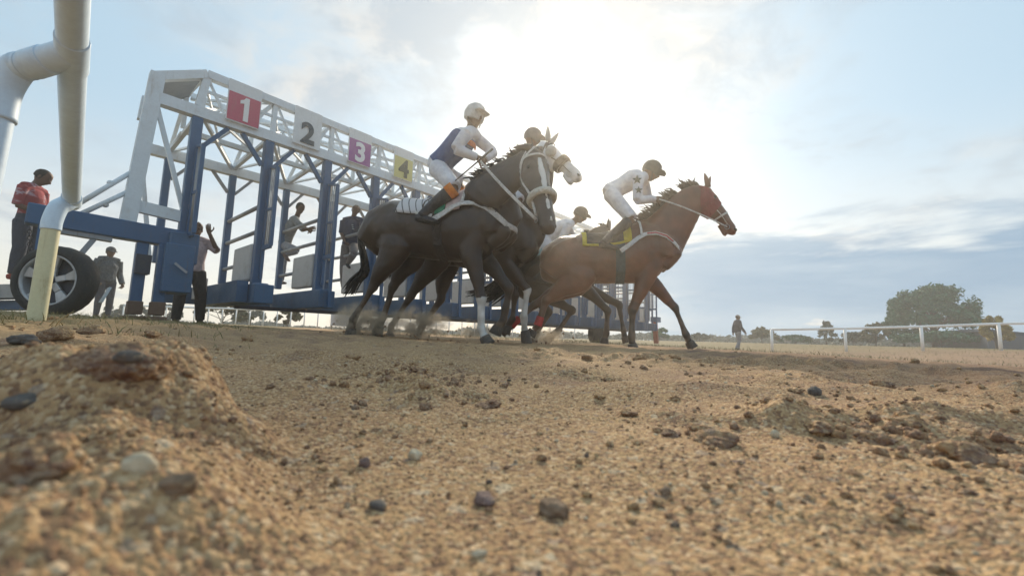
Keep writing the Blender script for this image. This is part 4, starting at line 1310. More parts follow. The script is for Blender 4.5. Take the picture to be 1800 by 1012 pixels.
def hand(mb, wr, d, pn, side, curl=1.1, sc=1.0, col=BROWN_SKIN):
    """palm, four fingers of unequal length bent at the knuckles, and a thumb from the side of the palm"""
    d = nrm(d); pn = nrm(pn - d * (pn @ d)); l = np.cross(d, pn) * side
    mb.tube([wr - d * .02 * sc, wr + d * .03 * sc, wr + d * .085 * sc], [(.018 * sc, .026 * sc), (.017 * sc, .038 * sc), (.014 * sc, .040 * sc)], l, 10, 2, col=col)
    for i, ln in enumerate((.070, .080, .074, .058)):
        b = wr + d * .082 * sc + l * (.030 - .020 * i) * sc
        P = [b]; dd = d.copy(); ang = 0
        for seg, f in ((0, .45), (1, .32), (2, .23)):
            ang += curl * (.55, .75, .5)[seg]
            dd = d * math.cos(ang) + pn * math.sin(ang)
            P.append(P[-1] + dd * ln * f * sc)
        mb.tube(P, [.0095 * sc, .009 * sc, .008 * sc, .006 * sc], l, 7, 2, col=col)
    b = wr + d * .025 * sc + l * .030 * sc
    P = [b, b + (d * .6 + l * .7 + pn * .3) * .030 * sc, b + (d * .9 + l * .65 + pn * .75) * .050 * sc, b + (d * 1.1 + l * .35 + pn * 1.2) * .056 * sc]
    mb.tube(P, [.013 * sc, .011 * sc, .010 * sc, .007 * sc], l, 7, 2, col=col)


class Person:
    def __init__(s, label, J, H=1.72, skin=BROWN_SKIN, shirt=None, trousers=None, shoes=None, sleeve=1.0, hair=(.012, .010, .009), cap=None, helmet=None, boots=None, group=None, shirt2=None, vox=.011, loose=.014, trouser_loose=.016, hcurl=1.1, name='person'):
        s.J = {k: np.asarray(v, float) for k, v in J.items()}; J = s.J
        q = H / 1.72
        loc = (J['anL'] + J['anR']) / 2
        s.root = thing(name, label, 'person', (loc[0], loc[1], min(J['anL'][2], J['anR'][2]) - .08), group)
        sl = nrm(J['shL'] - J['shR']); hl = nrm(J['hipL'] - J['hipR'])
        f = nrm(J['fdir']); hu = nrm(J['head'] - J['neck']); hu = nrm(J.get('hup', hu)); f = nrm(f - hu * (f @ hu)); fl = np.cross(hu, f)
        s.f, s.hu, s.fl = f, hu, fl
        def body(inf, parts):
            mb = MB()
            t_ = lambda P, Rr, lat, k=14, sub=3, col=skin: mb.tube(P, [(a * q + inf, b * q + inf) for a, b in Rr], lat, k, sub, col=col)
            if 'torso' in parts:
                w_ = J['pelvis'] * .55 + J['chest'] * .45
                if 'belly' in J: w_ = J['belly']
                up = nrm(J['chest'] - w_)
                P = [J['pelvis'] - nrm(w_ - J['pelvis']) * .05 * q, J['pelvis'], w_, J['chest'], J['chest'] * .35 + J['neck'] * .65]
                t_(P, [(.07, .11), (.112, .155), (.100, .140), (.118, .165), (.075, .115)], np.array([hl, hl, sl, sl, sl]), 18, 4)
                m_ = (J['shL'] + J['shR']) / 2
                t_([J['shL'], J['shL'] * .5 + m_ * .5 + (J['neck'] - m_) * .35, m_ + (J['neck'] - m_) * .5, J['shR'] * .5 + m_ * .5 + (J['neck'] - m_) * .35, J['shR']], [(.052, .052), (.058, .055), (.062, .06), (.058, .055), (.052, .052)], ZU, 12, 3)
            for S in 'LR':
                if 'arm' in parts or 'sleeve' in parts:
                    a, e, w_ = J['sh' + S], J['el' + S], J['wr' + S]
                    t_([a, a * .6 + e * .4, e], [(.054, .054), (.050, .048), (.040, .040)], sl, 12)
                    if 'arm' in parts: t_([e, e * .65 + w_ * .35, w_], [(.041, .041), (.040, .038), (.027, .030)], sl, 12)
                    elif sleeve > 1: 
                        e2 = e + (w_ - e) * min(1, sleeve - 1)
                        t_([e, e * .65 + e2 * .35, e2], [(.042, .042), (.041, .040), (.030, .032)], sl, 12)
                if 'leg' in parts:
                    h_, k_, n_ = J['hip' + S], J['kn' + S], J['an' + S]
                    t_([h_ + (h_ - k_) * .08, h_, h_ * .6 + k_ * .4, k_], [(.07, .07), (.088, .082), (.078, .074), (.055, .053)], hl, 14)
                    if 'shin' in parts:
                        bk = nrm(np.cross(hl, nrm(n_ - k_))) * .012
                        t_([k_, k_ * .68 + n_ * .32, k_ * .3 + n_ * .7, n_], [(.055, .053), (.057, .052), (.044, .042), (.036, .036)], hl, 14)
            return mb
        # skin
        mb = body(0, ('torso', 'arm', 'leg', 'shin'))
        hc = J['head']
        st = [(-.118, .030, .026, .050), (-.095, .055, .044, .036), (-.06, .078, .060, .018), (-.02, .094, .070, .004), (.03, .099, .076, .0), (.075, .086, .068, -.004), (.105, .050, .042, -.006), (.117, .012, .012, -.006)]
        mb.tube([hc + hu * u_ * q + f * o_ * q for u_, a, b, o_ in st], [(a * q, b * q) for u_, a, b, o_ in st], fl, 18, 3, col=skin)
        mb.tube([J['neck'] - hu * .03 * q, J['neck'] * .5 + hc * .5 - hu * .03 * q, hc - hu * .05 * q - f * .01], [.058 * q, .054 * q, .052 * q], fl, 12, 3, col=skin)
        mb.tube([hc + f * .088 * q + hu * .012 * q, hc + f * .106 * q - hu * .015 * q, hc + f * .112 * q - hu * .034 * q, hc + f * .085 * q - hu * .042 * q], [.010 * q, .014 * q, .018 * q, .012 * q], fl, 8, 2, col=skin)
        mb.tube([hc + f * .085 * q - hu * .066 * q + fl * .022 * q, hc + f * .094 * q - hu * .066 * q, hc + f * .085 * q - hu * .066 * q - fl * .022 * q], [.008 * q, .012 * q, .008 * q], hu, 8, 2, col=tuple(v * .8 for v in skin))
        ex = MB()
        for g_ in (-1, 1):
            ex.ball(hc + fl * g_ * .077 * q - hu * .01 * q - f * .008, (.018 * q, .010 * q, .030 * q), (f, fl, hu), 8, 6, col=skin)
            ex.ball(hc + f * .086 * q + fl * g_ * .033 * q + hu * .010 * q, (.010 * q, .014 * q, .009 * q), (f, fl, hu), 8, 6, col=(.02, .015, .012))
        for S, g_ in (('L', 1), ('R', -1)):
            d = J['wr' + S] - J['el' + S]; hd_ = J.get('hand' + S, d)
            pn = J.get('palm' + S, -sl * g_ + f * .2)
            hand(ex, J['wr' + S], hd_, pn, g_, hcurl, q * 1.02, skin)
        me = remesh(mb, 'body', vox * q, 2, .5, ex)
        s.body = link('body', me, SKIN(), s.root, True)
        if hair and not helmet:
            m2 = MB(); V = []
            st2 = [(-.04, .080, .072, -.020), (.0, .097, .080, -.012), (.045, .100, .081, -.006), (.085, .084, .068, -.006), (.112, .045, .038, -.006), (.122, .010, .010, -.006)]
            m2.tube([hc + hu * u_ * q + f * (o_ - .012) * q for u_, a, b, o_ in st2], [(a * q, b * q) for u_, a, b, o_ in st2], fl, 16, 3)
            m2.build('hair', cloth('hair_%d' % int(hair[0] * 1000), hair, None, 200), s.root, True)
        if shirt is not None:
            me = remesh(body(loose, ('torso', 'sleeve')), 'shirt', vox * q, 2)
            s.shirt = link('shirt', me, shirt, s.root, True)
        if trousers is not None:
            mb = body(trouser_loose, ('leg',) if boots else ('leg', 'shin'))
            w_ = J['pelvis'] * .75 + J['chest'] * .25
            up = nrm(J['chest'] - J['pelvis'])
            mb.tube([J['pelvis'] - up * .07 * q, J['pelvis'], J['pelvis'] + up * .09 * q], [(.085 * q + .012, .125 * q + .012), (.118 * q + .012, .16 * q + .012), (.108 * q + .01, .148 * q + .01)], hl, 18, 3)
            me = remesh(mb, 'trousers', vox * q, 2)
            s.trousers = link('trousers', me, trousers, s.root, True)
        for S in 'LR':
            a = J['an' + S]; td = nrm(J.get('toe' + S, f * np.array([1, 1, 0]))); dn = nrm(a - J['kn' + S]); 
            sd = nrm(np.cross(td, ZU)) if abs(td[2]) < .9 else hl
            un = np.cross(sd, td)
            if un[2] < 0: un = -un
            b = MB()
            b.tube([a - td * .055 * q - un * .045 * q, a - un * .040 * q, a + td * .09 * q - un * .055 * q, a + td * .165 * q - un * .062 * q, a + td * .19 * q - un * .064 * q], [(.036 * q, .034 * q), (.046 * q, .040 * q), (.034 * q, .044 * q), (.024 * q, .040 * q), (.010 * q, .02 * q)], sd, 12, 3)
            if boots:
                k_ = J['kn' + S]
                b.tube([a - un * .03, a * .7 + k_ * .3, a * .35 + k_ * .65, a * .12 + k_ * .88], [.050 * q, .052 * q, .066 * q, .070 * q], sd, 12, 3)
            else:
                b.tube([a - un * .04, a * .9 + J['kn' + S] * .1], [.045 * q, .046 * q], sd, 10, 1)
            b.build('boot' if boots else 'shoe', boots or shoes or BLKC, s.root, True)
        if cap is not None:
            m2 = MB(); st2 = [(.020, .106, .086), (.06, .108, .088), (.095, .088, .072), (.125, .045, .04), (.132, .008, .008)]
            m2.tube([hc + hu * u_ * q - f * .006 for u_, a, b in st2], [(a * q, b * q) for u_, a, b in st2], fl, 18, 3)
            m2.tube([hc + hu * .028 * q + f * .06, hc + hu * .03 * q + f * .13 * q, hc + hu * .018 * q + f * .175 * q], [(.012, .08 * q), (.007, .075 * q), (.003, .035 * q)], fl, 14, 3)
            m2.build('cap', cap, s.root, True)
        if helmet is not None:
            m2 = MB(); st2 = [(-.035, .112, .094, -.012), (.0, .122, .102, -.006), (.05, .124, .104, -.004), (.10, .104, .088, -.004), (.135, .062, .054, -.004), (.147, .012, .012, -.004)]
            m2.tube([hc + hu * u_ * q + f * o_ * q for u_, a, b, o_ in st2], [(a * q, b * q) for u_, a, b, o_ in st2], fl, 20, 3)
            hm = m2.build('helmet', helmet, s.root, True)
            m2 = MB(); m2.tube([hc + hu * .028 * q + f * .09, hc + hu * .030 * q + f * .145 * q, hc + hu * .018 * q + f * .185 * q], [(.014, .088 * q), (.009, .080 * q), (.003, .04 * q)], fl, 14, 3)
            m2.build('peak', helmet, hm, True)
            m2 = MB(); P = [hc + fl * .09 * q - hu * .02 * q, hc + fl * .07 * q - hu * .09 * q + f * .03, hc - hu * .125 * q + f * .045, hc - fl * .07 * q - hu * .09 * q + f * .03, hc - fl * .09 * q - hu * .02 * q]
            m2.tube(P, [(.003, .010)] * 5, f, 6, 3); m2.build('chin_strap', STRAP_D, hm, True)
    def whip(s, a, b):
        mb = MB(); a, b = np.asarray(a), np.asarray(b)
        mb.tube([a, a * .7 + b * .3, b], [.011, .009, .006], None, 8, 2)
        tag(mb.build('whip', STRAP_D, None, True), 'short dark riding whip in the hand of the jockey in white and blue', 'whip')


def stand(O, face, H, over=None):
    """joints of a standing figure; over: local offsets (forward, left, up) in fractions of H"""
    fd = np.array([math.cos(R(face)), math.sin(R(face)), 0]); lf = np.array([-fd[1], fd[0], 0]); O = np.asarray(O, float)
    b = dict(head=(.012, 0, .932), neck=(-.004, 0, .845), chest=(0, 0, .73), pelvis=(0, 0, .535), shL=(0, .112, .815), shR=(0, -.112, .815), elL=(-.015, .145, .635), elR=(-.015, -.145, .635),
             wrL=(.03, .150, .495), wrR=(.03, -.150, .495), hipL=(0, .055, .51), hipR=(0, -.055, .51), knL=(.012, .062, .285), knR=(.012, -.062, .285), anL=(0, .065, .055), anR=(0, -.065, .055))
    b.update(over or {})
    J = {}
    for k, v in b.items():
        if k in ('fdir', 'toeL', 'toeR', 'palmL', 'palmR', 'handL', 'handR', 'hup'):
            J[k] = fd * v[0] + lf * v[1] + ZU * v[2]
        else:
            J[k] = O + (fd * v[0] + lf * v[1] + ZU * v[2]) * H
    J.setdefault('fdir', fd)
    return J


# ---- jockeys: joints picked on the horse's own planes
def jockey(h, label, p, face, **kw):
    """p: pixel joints hip, shoulder, head, neck, elbow, wrist, knee, ankle; lateral offsets in metres"""
    K = lambda n, off: h.pick(*p[n], off / h.sc)
    J = dict(pelvis=K('hip', 0), chest=K('chest', 0), neck=K('neck', 0), head=K('head', 0), fdir=face)
    for S, g_ in (('L', 1), ('R', -1)):
        e = lambda n: p.get(n + S, p.get(n))
        J['sh' + S] = h.pick(*e('sh'), g_ * .175 / h.sc); J['el' + S] = h.pick(*e('el'), g_ * .25 / h.sc); J['wr' + S] = h.pick(*e('wr'), g_ * .10 / h.sc)
        J['hip' + S] = h.pick(*p['hip'], g_ * .10 / h.sc) - ZU * .03; J['kn' + S] = h.pick(*e('kn'), g_ * .27 / h.sc); J['an' + S] = h.pick(*e('an'), g_ * .33 / h.sc)
        J['toe' + S] = h.ex - ZU * .15
        J['palm' + S] = -ZU * .4 - h.ey * g_
    if 'hup' in p: J['hup'] = p['hup']
    return Person(label, J, trousers=kw.pop('trousers', BREECH), **kw)


BREECH = cloth('white_breeches', (.66, .66, .70), (.52, .52, .58), 12)
DKBOOT = cloth('dark_boots', (.022, .022, .03), None, 30, .5)
def silk_a(gg):
    # white sleeves and yoke, blue body with a small orange flash: coloured by height along the torso
    gg.b.inputs['Roughness'].default_value = .6


JA = dict(hip=(770, 292), chest=(812, 248), neck=(828, 226), head=(834, 206), sh=(818, 238), shL=(838, 244), elR=(800, 262), elL=(868, 268), wrR=(838, 277), wrL=(852, 280), kn=(800, 330), knL=(812, 322), an=(742, 376), anL=(752, 366), hup=np.array([.18, 0, 1.0]))
WHITES = cloth('white_silk', (.66, .66, .69), (.52, .52, .58), 12)
ja = jockey(A, 'jockey in white sleeves, blue vest and white cap riding the near-black horse', JA, A.ex * .9 - A.ey * .4, H=1.86, shirt=WHITES, sleeve=2.0, helmet=cloth('white_cap_silk', (.60, .60, .60), None, 20, .7), boots=DKBOOT, hcurl=1.6, group='jockeys')
# vest, knee flash
def vest(P_, ma, name='vest', inf=.022, q=1.08):
    J = P_.J; sl = nrm(J['shL'] - J['shR']); hl = nrm(J['hipL'] - J['hipR'])
    w_ = J['pelvis'] * .55 + J['chest'] * .45
    mb = MB(); mb.tube([J['pelvis'] * .92 + w_ * .08, J['pelvis'] * .5 + w_ * .5, w_, J['chest'], J['chest'] * .6 + J['neck'] * .4], [(.112 * q + inf, .155 * q + inf), (.107 * q + inf, .15 * q + inf), (.102 * q + inf, .142 * q + inf), (.118 * q + inf, .162 * q + inf), (.10 * q + inf, .135 * q + inf)], np.array([hl, hl, sl, sl, sl]), 20, 4)
    return mb.build(name, ma, P_.root, True)
vest(ja, cloth('blue_vest', (.05, .105, .27)))
mb = MB(); mb.tube([ja.J['chest'] + A.ex * .11 - A.ey * .12 - ZU * .06, ja.J['chest'] + A.ex * .155 - A.ey * .02 - ZU * .07, ja.J['chest'] + A.ex * .13 + A.ey * .08 - ZU * .06], [(.012, .035)] * 3, ZU, 10, 3)
mb.build('orange_flash', cloth('orange_flash', (.60, .16, .05)), ja.root, True)
for S in 'LR':
    k_, n_ = ja.J['kn' + S], ja.J['an' + S]
    mb = MB(); mb.tube([k_ * .98 + n_ * .02, k_ * .78 + n_ * .22], [.082, .078], A.ey, 14, 1); mb.build('knee_band', cloth('orange_band', (.70, .22, .03)), ja.root, True)
ja.whip(A.pick(866, 262, -.1), A.pick(800, 318, -.32))
A_REIN = A.pick(842, 280, -.1)
A.rein(A_REIN, A.bit, STRAP_W, .02, .015, .16)
A.strap([A.surf(.02, .5, .05), A.surf(-.02, 1.0, .09), ja.J['anR'] + ZU * .03], .010, STRAP_D, 'stirrup_leather', .004, A.ex)

JB = dict(hip=(880, 322), chest=(908, 282), neck=(928, 262), head=(936, 243), sh=(915, 276), elR=(900, 300), elL=(930, 300), wr=(945, 300), kn=(915, 352), an=(870, 392), hup=np.array([.25, 0, 1.0]))
jockey(B, 'jockey in a dark cap and red-brown silks crouched on the hooded horse', JB, B.ex, H=1.66, shirt=cloth('red_brown_silk', (.16, .055, .045)), sleeve=2.0, helmet=cloth('dark_cap_silk', (.05, .05, .065), None, 20, .7), boots=DKBOOT, hcurl=1.6, group='jockeys')

JC = dict(hip=(1074, 338), chest=(1112, 316), neck=(1134, 306), head=(1145, 301), sh=(1122, 316), shL=(1132, 318), elR=(1120, 352), elL=(1140, 350), wrR=(1150, 350), wrL=(1158, 352), kn=(1110, 384), knL=(1114, 386), an=(1062, 424), anL=(1070, 420), hup=np.array([.45, 0, 1.0]))
jc = jockey(C_, 'jockey in white silks with dark stars and a dark cap riding the leading bay', JC, C_.ex - ZU * .2, H=1.74, shirt=WHITES, sleeve=2.0, helmet=cloth('green_cap_silk', (.035, .045, .04), None, 20, .7), boots=DKBOOT, hcurl=1.6, group='jockeys')
def star(c, n, u, r, ma, parent):
    n = nrm(n); u = nrm(u - n * (u @ n)); v = np.cross(n, u); mb = MB(); V = []; 
    for z in (0, .006):
        V += [c + n * z + (u * math.cos(a) + v * math.sin(a)) * (r if i % 2 == 0 else r * .42) for i, a in enumerate(np.linspace(0, 2 * math.pi, 11)[:-1])]
    F = [tuple(range(9, -1, -1)), tuple(range(10, 20))] + [(i, (i + 1) % 10, 10 + (i + 1) % 10, 10 + i) for i in range(10)]
    mb.add(V, F); mb.build('star', ma, parent)
_n = -C_.ey
SH_ = jc.J['shR']
star(SH_ + _n * .078 - ZU * .03 - C_.ex * .03, _n, ZU, .065, cloth('star_green', (.03, .06, .05)), jc.root)
star((jc.J['elR'] * .6 + SH_ * .4) + _n * .066, _n, ZU, .05, cloth('star_green', (.03, .06, .05)), jc.root)
C_.rein(jc.J['wrR'] + C_.ex * .06, C_.bit, STRAP_W, .03, .009)
C_.strap([C_.surf(.02, .5, .05), C_.surf(-.02, 1.0, .09), jc.J['anR'] + ZU * .03], .010, STRAP_D, 'stirrup_leather', .004, C_.ex)

JD = dict(hip=(958, 422), chest=(988, 400), neck=(1008, 388), head=(1020, 378), sh=(998, 398), elR=(985, 425), elL=(1010, 425), wr=(1020, 424), kn=(980, 462), an=(945, 486), hup=np.array([.4, 0, 1.0]))
jockey(D_, 'jockey in plain white with a brown cap, crouched low behind the leading horse', JD, D_.ex - ZU * .15, H=1.62, shirt=WHITES, sleeve=2.0, helmet=cloth('brown_cap_silk', (.06, .05, .04), None, 20, .7), boots=DKBOOT, hcurl=1.6, group='jockeys')

# ---- attendants
GRP = 'attendants around the gate'
JEAN = cloth('dark_jeans', (.035, .045, .075)); DARKT = cloth('dark_trousers', (.028, .026, .030)); GREYT = cloth('light_grey_trousers', (.40, .40, .42))


def red_shirt(gg):
    wv = gg.noise(gg.vm('MULTIPLY', gg.tc, (1, 1, 2.2)), 6, 3, .6)
    gg.put(gg.b.inputs['Base Color'], gg.mix(gg.ss(wv, .54, .66), (.28, .035, .045), (.42, .30, .34)))
    gg.b.inputs['Roughness'].default_value = .9
    bump(gg, gg.noise(gg.tc, 14, 4, .6), .5, .02)


# man in red on the drawbar
_o = at(34, 494, 6.30)
J = stand(_o, 12, 1.72, dict(head=(.045, .01, .935), shL=(0, .10, .815), shR=(0, -.10, .815), elL=(.0, .12, .64), elR=(-.01, -.125, .64), wrL=(.11, .08, .60), wrR=(.10, -.08, .60), handL=(.6, -.6, .2), handR=(.6, .6, .2), knL=(.02, .05, .285), anL=(-.01, .045, .055), anR=(-.015, -.05, .055), fdir=(.8, .2, -.25)))
Person('man in a red and white shirt and jeans standing on the drawbar by the wheel', J, shirt=mat('red_white_shirt', red_shirt), sleeve=1.0, trousers=JEAN, shoes=cloth('red_shoes', (.34, .05, .04)), group=GRP, trouser_loose=.024)
# man with cap behind the wheel
_o = at(178, 560, 9.8); _o[2] = gz(_o[0], _o[1])
J = stand(_o, -22, 1.66, dict(elL=(-.03, .15, .64), wrL=(.06, .155, .50), elR=(-.02, -.16, .65), wrR=(.07, -.14, .52)))
Person('man in a cap and dark checked shirt standing beyond the alloy wheel', J, shirt=cloth('dark_check', (.03, .045, .065), (.09, .11, .13), 40), sleeve=2.0, trousers=JEAN, shoes=BLKC, cap=cloth('dark_cap', (.06, .065, .075)), group=GRP, loose=.022)
# man with raised hands beside the winch box
_o = at(326, 577, 7.1); _o[2] = gz(_o[0], _o[1])
J = stand(_o, -35, 1.74, dict(elL=(.09, .16, .74), wrL=(.11, .07, .90), handL=(0, -.25, 1), palmL=(1, 0, 0), elR=(.10, -.15, .76), wrR=(.13, -.05, .89), handR=(0, .2, 1), palmR=(1, 0, 0), anL=(0, .11, .055), anR=(0, -.085, .055), knL=(.01, .09, .285), knR=(.01, -.075, .285)))
Person('man in a pale pink shirt and dark trousers raising both hands beside the winch box', J, shirt=cloth('pale_pink_shirt', (.55, .42, .43)), sleeve=1.0, trousers=DARKT, shoes=BLKC, group=GRP, loose=.024, trouser_loose=.03, hcurl=.3)
# handler climbing in stall, grey shirt, one knee up
gq = lambda px, py, Y: at(px, py, Y)
Y0 = 8.9
J = dict(head=gq(528, 366, Y0 - .1), neck=gq(521, 383, Y0), chest=gq(512, 398, Y0), pelvis=gq(500, 428, Y0 + .05), shL=gq(514, 386, Y0 + .18), shR=gq(520, 388, Y0 - .18), elL=gq(535, 400, Y0 + .15), elR=gq(533, 404, Y0 - .3), wrL=gq(543, 405, Y0 + .1), wrR=gq(544, 402, Y0 - .32),
         hipL=gq(500, 432, Y0 + .12), hipR=gq(501, 433, Y0 - .06), knL=gq(497, 466, Y0 + .12), knR=gq(522, 440, Y0 - .2), anL=gq(494, 493, Y0 + .12), anR=gq(503, 447, Y0 - .25), fdir=np.array([.8, -.5, -.1]), toeL=np.array([.8, -.5, 0]), toeR=np.array([.7, -.4, -.5]))
Person('handler in grey shirt and pale trousers leaning forward, one knee raised on a rail', J, H=1.68, shirt=cloth('grey_shirt', (.22, .24, .25)), sleeve=1.0, trousers=cloth('pale_trousers', (.30, .31, .34)), shoes=cloth('brown_shoes', (.16, .10, .08)), group=GRP, loose=.02, trouser_loose=.02)
# handler in navy shirt
Y0 = 9.1
J = dict(head=gq(625, 370, Y0 - .05), neck=gq(621, 383, Y0), chest=gq(618, 398, Y0), pelvis=gq(615, 430, Y0 + .05), shL=gq(636, 388, Y0), shR=gq(604, 388, Y0), elL=gq(640, 405, Y0 - .08), elR=gq(600, 410, Y0), wrL=gq(641, 417, Y0 - .3), wrR=gq(606, 424, Y0 - .2),
         hipL=gq(622, 434, Y0 + .03), hipR=gq(608, 434, Y0 + .03), knL=gq(622, 446, Y0 - .45), knR=gq(603, 468, Y0), anL=gq(612, 462, Y0 - .3), anR=gq(603, 499, Y0), fdir=np.array([.35, -.9, -.05]), toeR=np.array([.5, -.8, 0]), toeL=np.array([.5, -.7, -.3]))
pn_ = Person('handler in a navy shirt with pale print perched in the stall of the next post', J, H=1.68, shirt=cloth('navy_shirt', (.030, .045, .10)), sleeve=1.0, trousers=cloth('brown_grey_trousers', (.20, .18, .18)), shoes=BLKC, group=GRP, loose=.02, trouser_loose=.02)
mb = MB(); cc = J['chest'] + np.array([.35, -.9, 0]) * .155 + GD * .05
for i in range(3): mb.box(cc - ZU * (.04 * i), GD * (.05 - .008 * i), GN * .004, ZU * .010)
mb.build('shirt_print', cloth('pale_print', (.35, .42, .45)), pn_.root)
# man walking on the infield
_o = at(1298, 615, 21); _o[2] = gz(_o[0], _o[1])
J = stand(_o, 0, 1.74, dict(elL=(-.05, .14, .65), wrL=(-.06, .14, .50), elR=(.02, -.14, .65), wrR=(.13, -.13, .52), knL=(.05, .05, .29), anL=(.03, .05, .055), knR=(.02, -.05, .28), anR=(-.09, -.05, .075)))
Person('man in a dark jacket walking alone on the open infield', J, shirt=cloth('dark_jacket', (.030, .040, .075)), sleeve=2.0, trousers=cloth('faded_jeans', (.20, .22, .26)), shoes=BLKC, hair=(.012, .010, .009), cap=cloth('tan_cap', (.30, .24, .2)), loose=.03, vox=.014)

# ================================================================== RAILS
PVC = paint('aged_pvc', (.62, .76, .92), .4, (.45, .52, .58), .2, 5.0)
PVCY = paint('yellowed_pvc', (.66, .62, .40), .45, (.34, .26, .12), .5, 6.0)
Q1 = at(126, 352, 2.32); Q2 = at(127, 92, 1.28); Q3 = Q2 + (Q2 - Q1) * .9
RR = .037
rl = thing('pipe_rail', 'white plastic pipe rail rising close to the lens on bent posts', 'rail', (-2.4, 2.3, gz(-2.4, 2.3)))
mb = MB(); mb.tube([Q1 - (Q2 - Q1) * .03, (Q1 + Q2) / 2 + ZU * .004, Q2, Q3], [RR] * 4, None, 28, 6); mb.build('rail', PVC, rl, True)
tdir = nrm(Q2 - Q1)
def fit(c, d, l, r, name='coupling'):
    mb = MB(); d = nrm(d); mb.tube([c - d * l, c - d * l * .97, c + d * l * .97, c + d * l], [r * .985, r, r, r * .985], None, 28, 1); return mb.build(name, PVC, rl, True)
fit(Q1 + tdir * .0, tdir, .055, RR * 1.14)
fit(Q2 - tdir * .01, tdir, .085, RR * 1.12)
foot = at(64, 556, 2.22); foot[2] = gz(foot[0], foot[1]) - .03
e1 = at(92, 388, 2.24)
mb = MB(); mb.tube([foot, foot * .5 + e1 * .5, e1], [RR] * 3, None, 24, 4); mb.build('post', PVCY, rl, True)
el = at(102, 366, 2.26)
mb = MB(); mb.tube([e1 - nrm(e1 - foot) * .05, e1, el, Q1 * .5 + el * .5, Q1], [RR * 1.12] * 5, None, 24, 6); mb.build('elbow', PVC, rl, True)
# nearer post, mostly out of the frame
f1 = at(30, 122, 1.30); f2 = at(-30, 330, 1.30); f3 = f2.copy(); f3[2] = gz(f2[0], f2[1]) - .02; f3[0] -= .02
mb = MB(); mb.tube([Q2, Q2 * .55 + f1 * .45, f1], [RR * 1.10] * 3, None, 24, 3); mb.build('elbow', PVC, rl, True)
fit(Q2 * .42 + f1 * .58, f1 - Q2, .032, RR * 1.19)
f15 = at(6, 160, 1.30)
mb = MB(); mb.tube([f1 - nrm(f1 - Q2) * .04, f1, f15, f15 + (f2 - f15) * .3], [RR * 1.16] * 4, None, 24, 6); mb.build('elbow', PVC, rl, True)
mb = MB(); mb.tube([f15 + (f2 - f15) * .15, f2, f3], [RR] * 3, None, 24, 4); mb.build('post', PVC, rl, True)

# running rail on the right
WR = paint('rail_white', (.90, .90, .90), .5, (.34, .28, .2), .35, 2.0)
tops = [at(1356, 579, 21.0), at(1485, 577, 20.0), at(1619, 574, 18.9), at(1755, 569, 17.8), at(1895, 565, 16.7)]
rr_ = thing('running_rail', 'white running rail on slim posts along the far side of the track', 'rail', (tops[0][0], tops[0][1], gz(tops[0][0], tops[0][1])))
mb = MB(); mb.tube(tops, [.055] * 5, None, 12, 2); mb.build('rail', WR, rr_, True)
for p in tops:
    f = p.copy(); f[2] = gz(p[0], p[1]) - .05
    mb = MB(); mb.tube([f, p], [.062, .062], None, 12, 1); mb.build('post', WR, rr_, True)
# distant rail beyond the gate
fr = thing('running_rail', 'pale distant rail seen under the starting gate', 'rail', (-10, 24, 0))
a, b = at(215, 562, 24.0), at(1010, 590, 26.0)
zt_ = lambda p: gz(p[0], p[1])
N = 34; tp = []
for i in range(N + 1):
    p = a + (b - a) * i / N; p[2] = zt_(p) + .95; tp.append(p)
    f = p.copy(); f[2] = zt_(p)
    mb = MB(); mb.tube([f, p], [.035, .035], None, 6, 1); mb.build('post', WR, fr, True)
mb = MB(); mb.tube(tp, [.05] * len(tp), None, 8, 1); mb.build('rail', WR, fr, True)

# white notice panel behind the gate
c = at(602, 560, 19); mb = MB(); mb.bar(at(584, 546, 19), at(622, 548, 19), .05, .02)
pn = thing('notice_panel', 'pale banner on two stakes beyond the gate', 'sign', (c[0], c[1], gz(c[0], c[1])))
mb = MB(); mb.hexa([at(582, 572, 19), at(622, 574, 19), at(622, 574, 19.06), at(582, 572, 19.06), at(582, 544, 19), at(622, 547, 19), at(622, 547, 19.06), at(582, 544, 19.06)])
mb.build('banner', paint('banner', (.62, .60, .64), .6, (.35, .33, .36), .4, 2), pn)
for px in (585, 619):
    p = at(px, 545, 19.1); f = p.copy(); f[2] = gz(p[0], p[1]); mb = MB(); mb.tube([f, p], [.03, .03], None, 6, 1); mb.build('stake', STEEL, pn, True)

# stable shed at the far right
SH = thing('shed', 'low dark-roofed shed with a white railing in front, at the edge of the view', 'shed', (30, 36, 0))
s0 = at(1722, 607, 62); s1 = at(1850, 604, 47)
for q in (s0, s1): q[2] = gz(q[0], q[1])
sd = nrm((s1 - s0) * np.array([1, 1, 0])); sn = np.array([sd[1], -sd[0], 0]);  sn = sn if sn[1] > 0 else -sn
mb = MB()
L_ = np.linalg.norm(s1 - s0)
def sp(t, d, z): return s0 + sd * t + sn * d + ZU * z
mb.hexa([sp(0, 0, 0), sp(L_, 0, 0), sp(L_, 5, 0), sp(0, 5, 0), sp(0, 0, 1.25), sp(L_, 0, 1.25), sp(L_, 5, 1.9), sp(0, 5, 1.9)])
mb.build('wall', paint('shed_wall', (.10, .11, .14), .8, (.2, .17, .12), .3, 1), SH)
mb = MB(); mb.hexa([sp(-.5, -.9, 1.12), sp(L_, -.9, 1.12), sp(L_, 5.4, 1.95), sp(-.5, 5.4, 1.95), sp(-.5, -.9, 1.55), sp(L_, -.9, 1.55), sp(L_, 5.4, 2.3), sp(-.5, 5.4, 2.3)])
mb.build('roof', paint('shed_roof', (.03, .05, .09), .6, (.1, .1, .1), .3, 1), SH)
for i in range(16):
    t = .4 + (L_ - .6) * i / 15
    mb = MB(); mb.bar(sp(t, -1.6, 0), sp(t, -1.6, .85), .10, .10, sd); mb.build('railing_post', WR, SH)
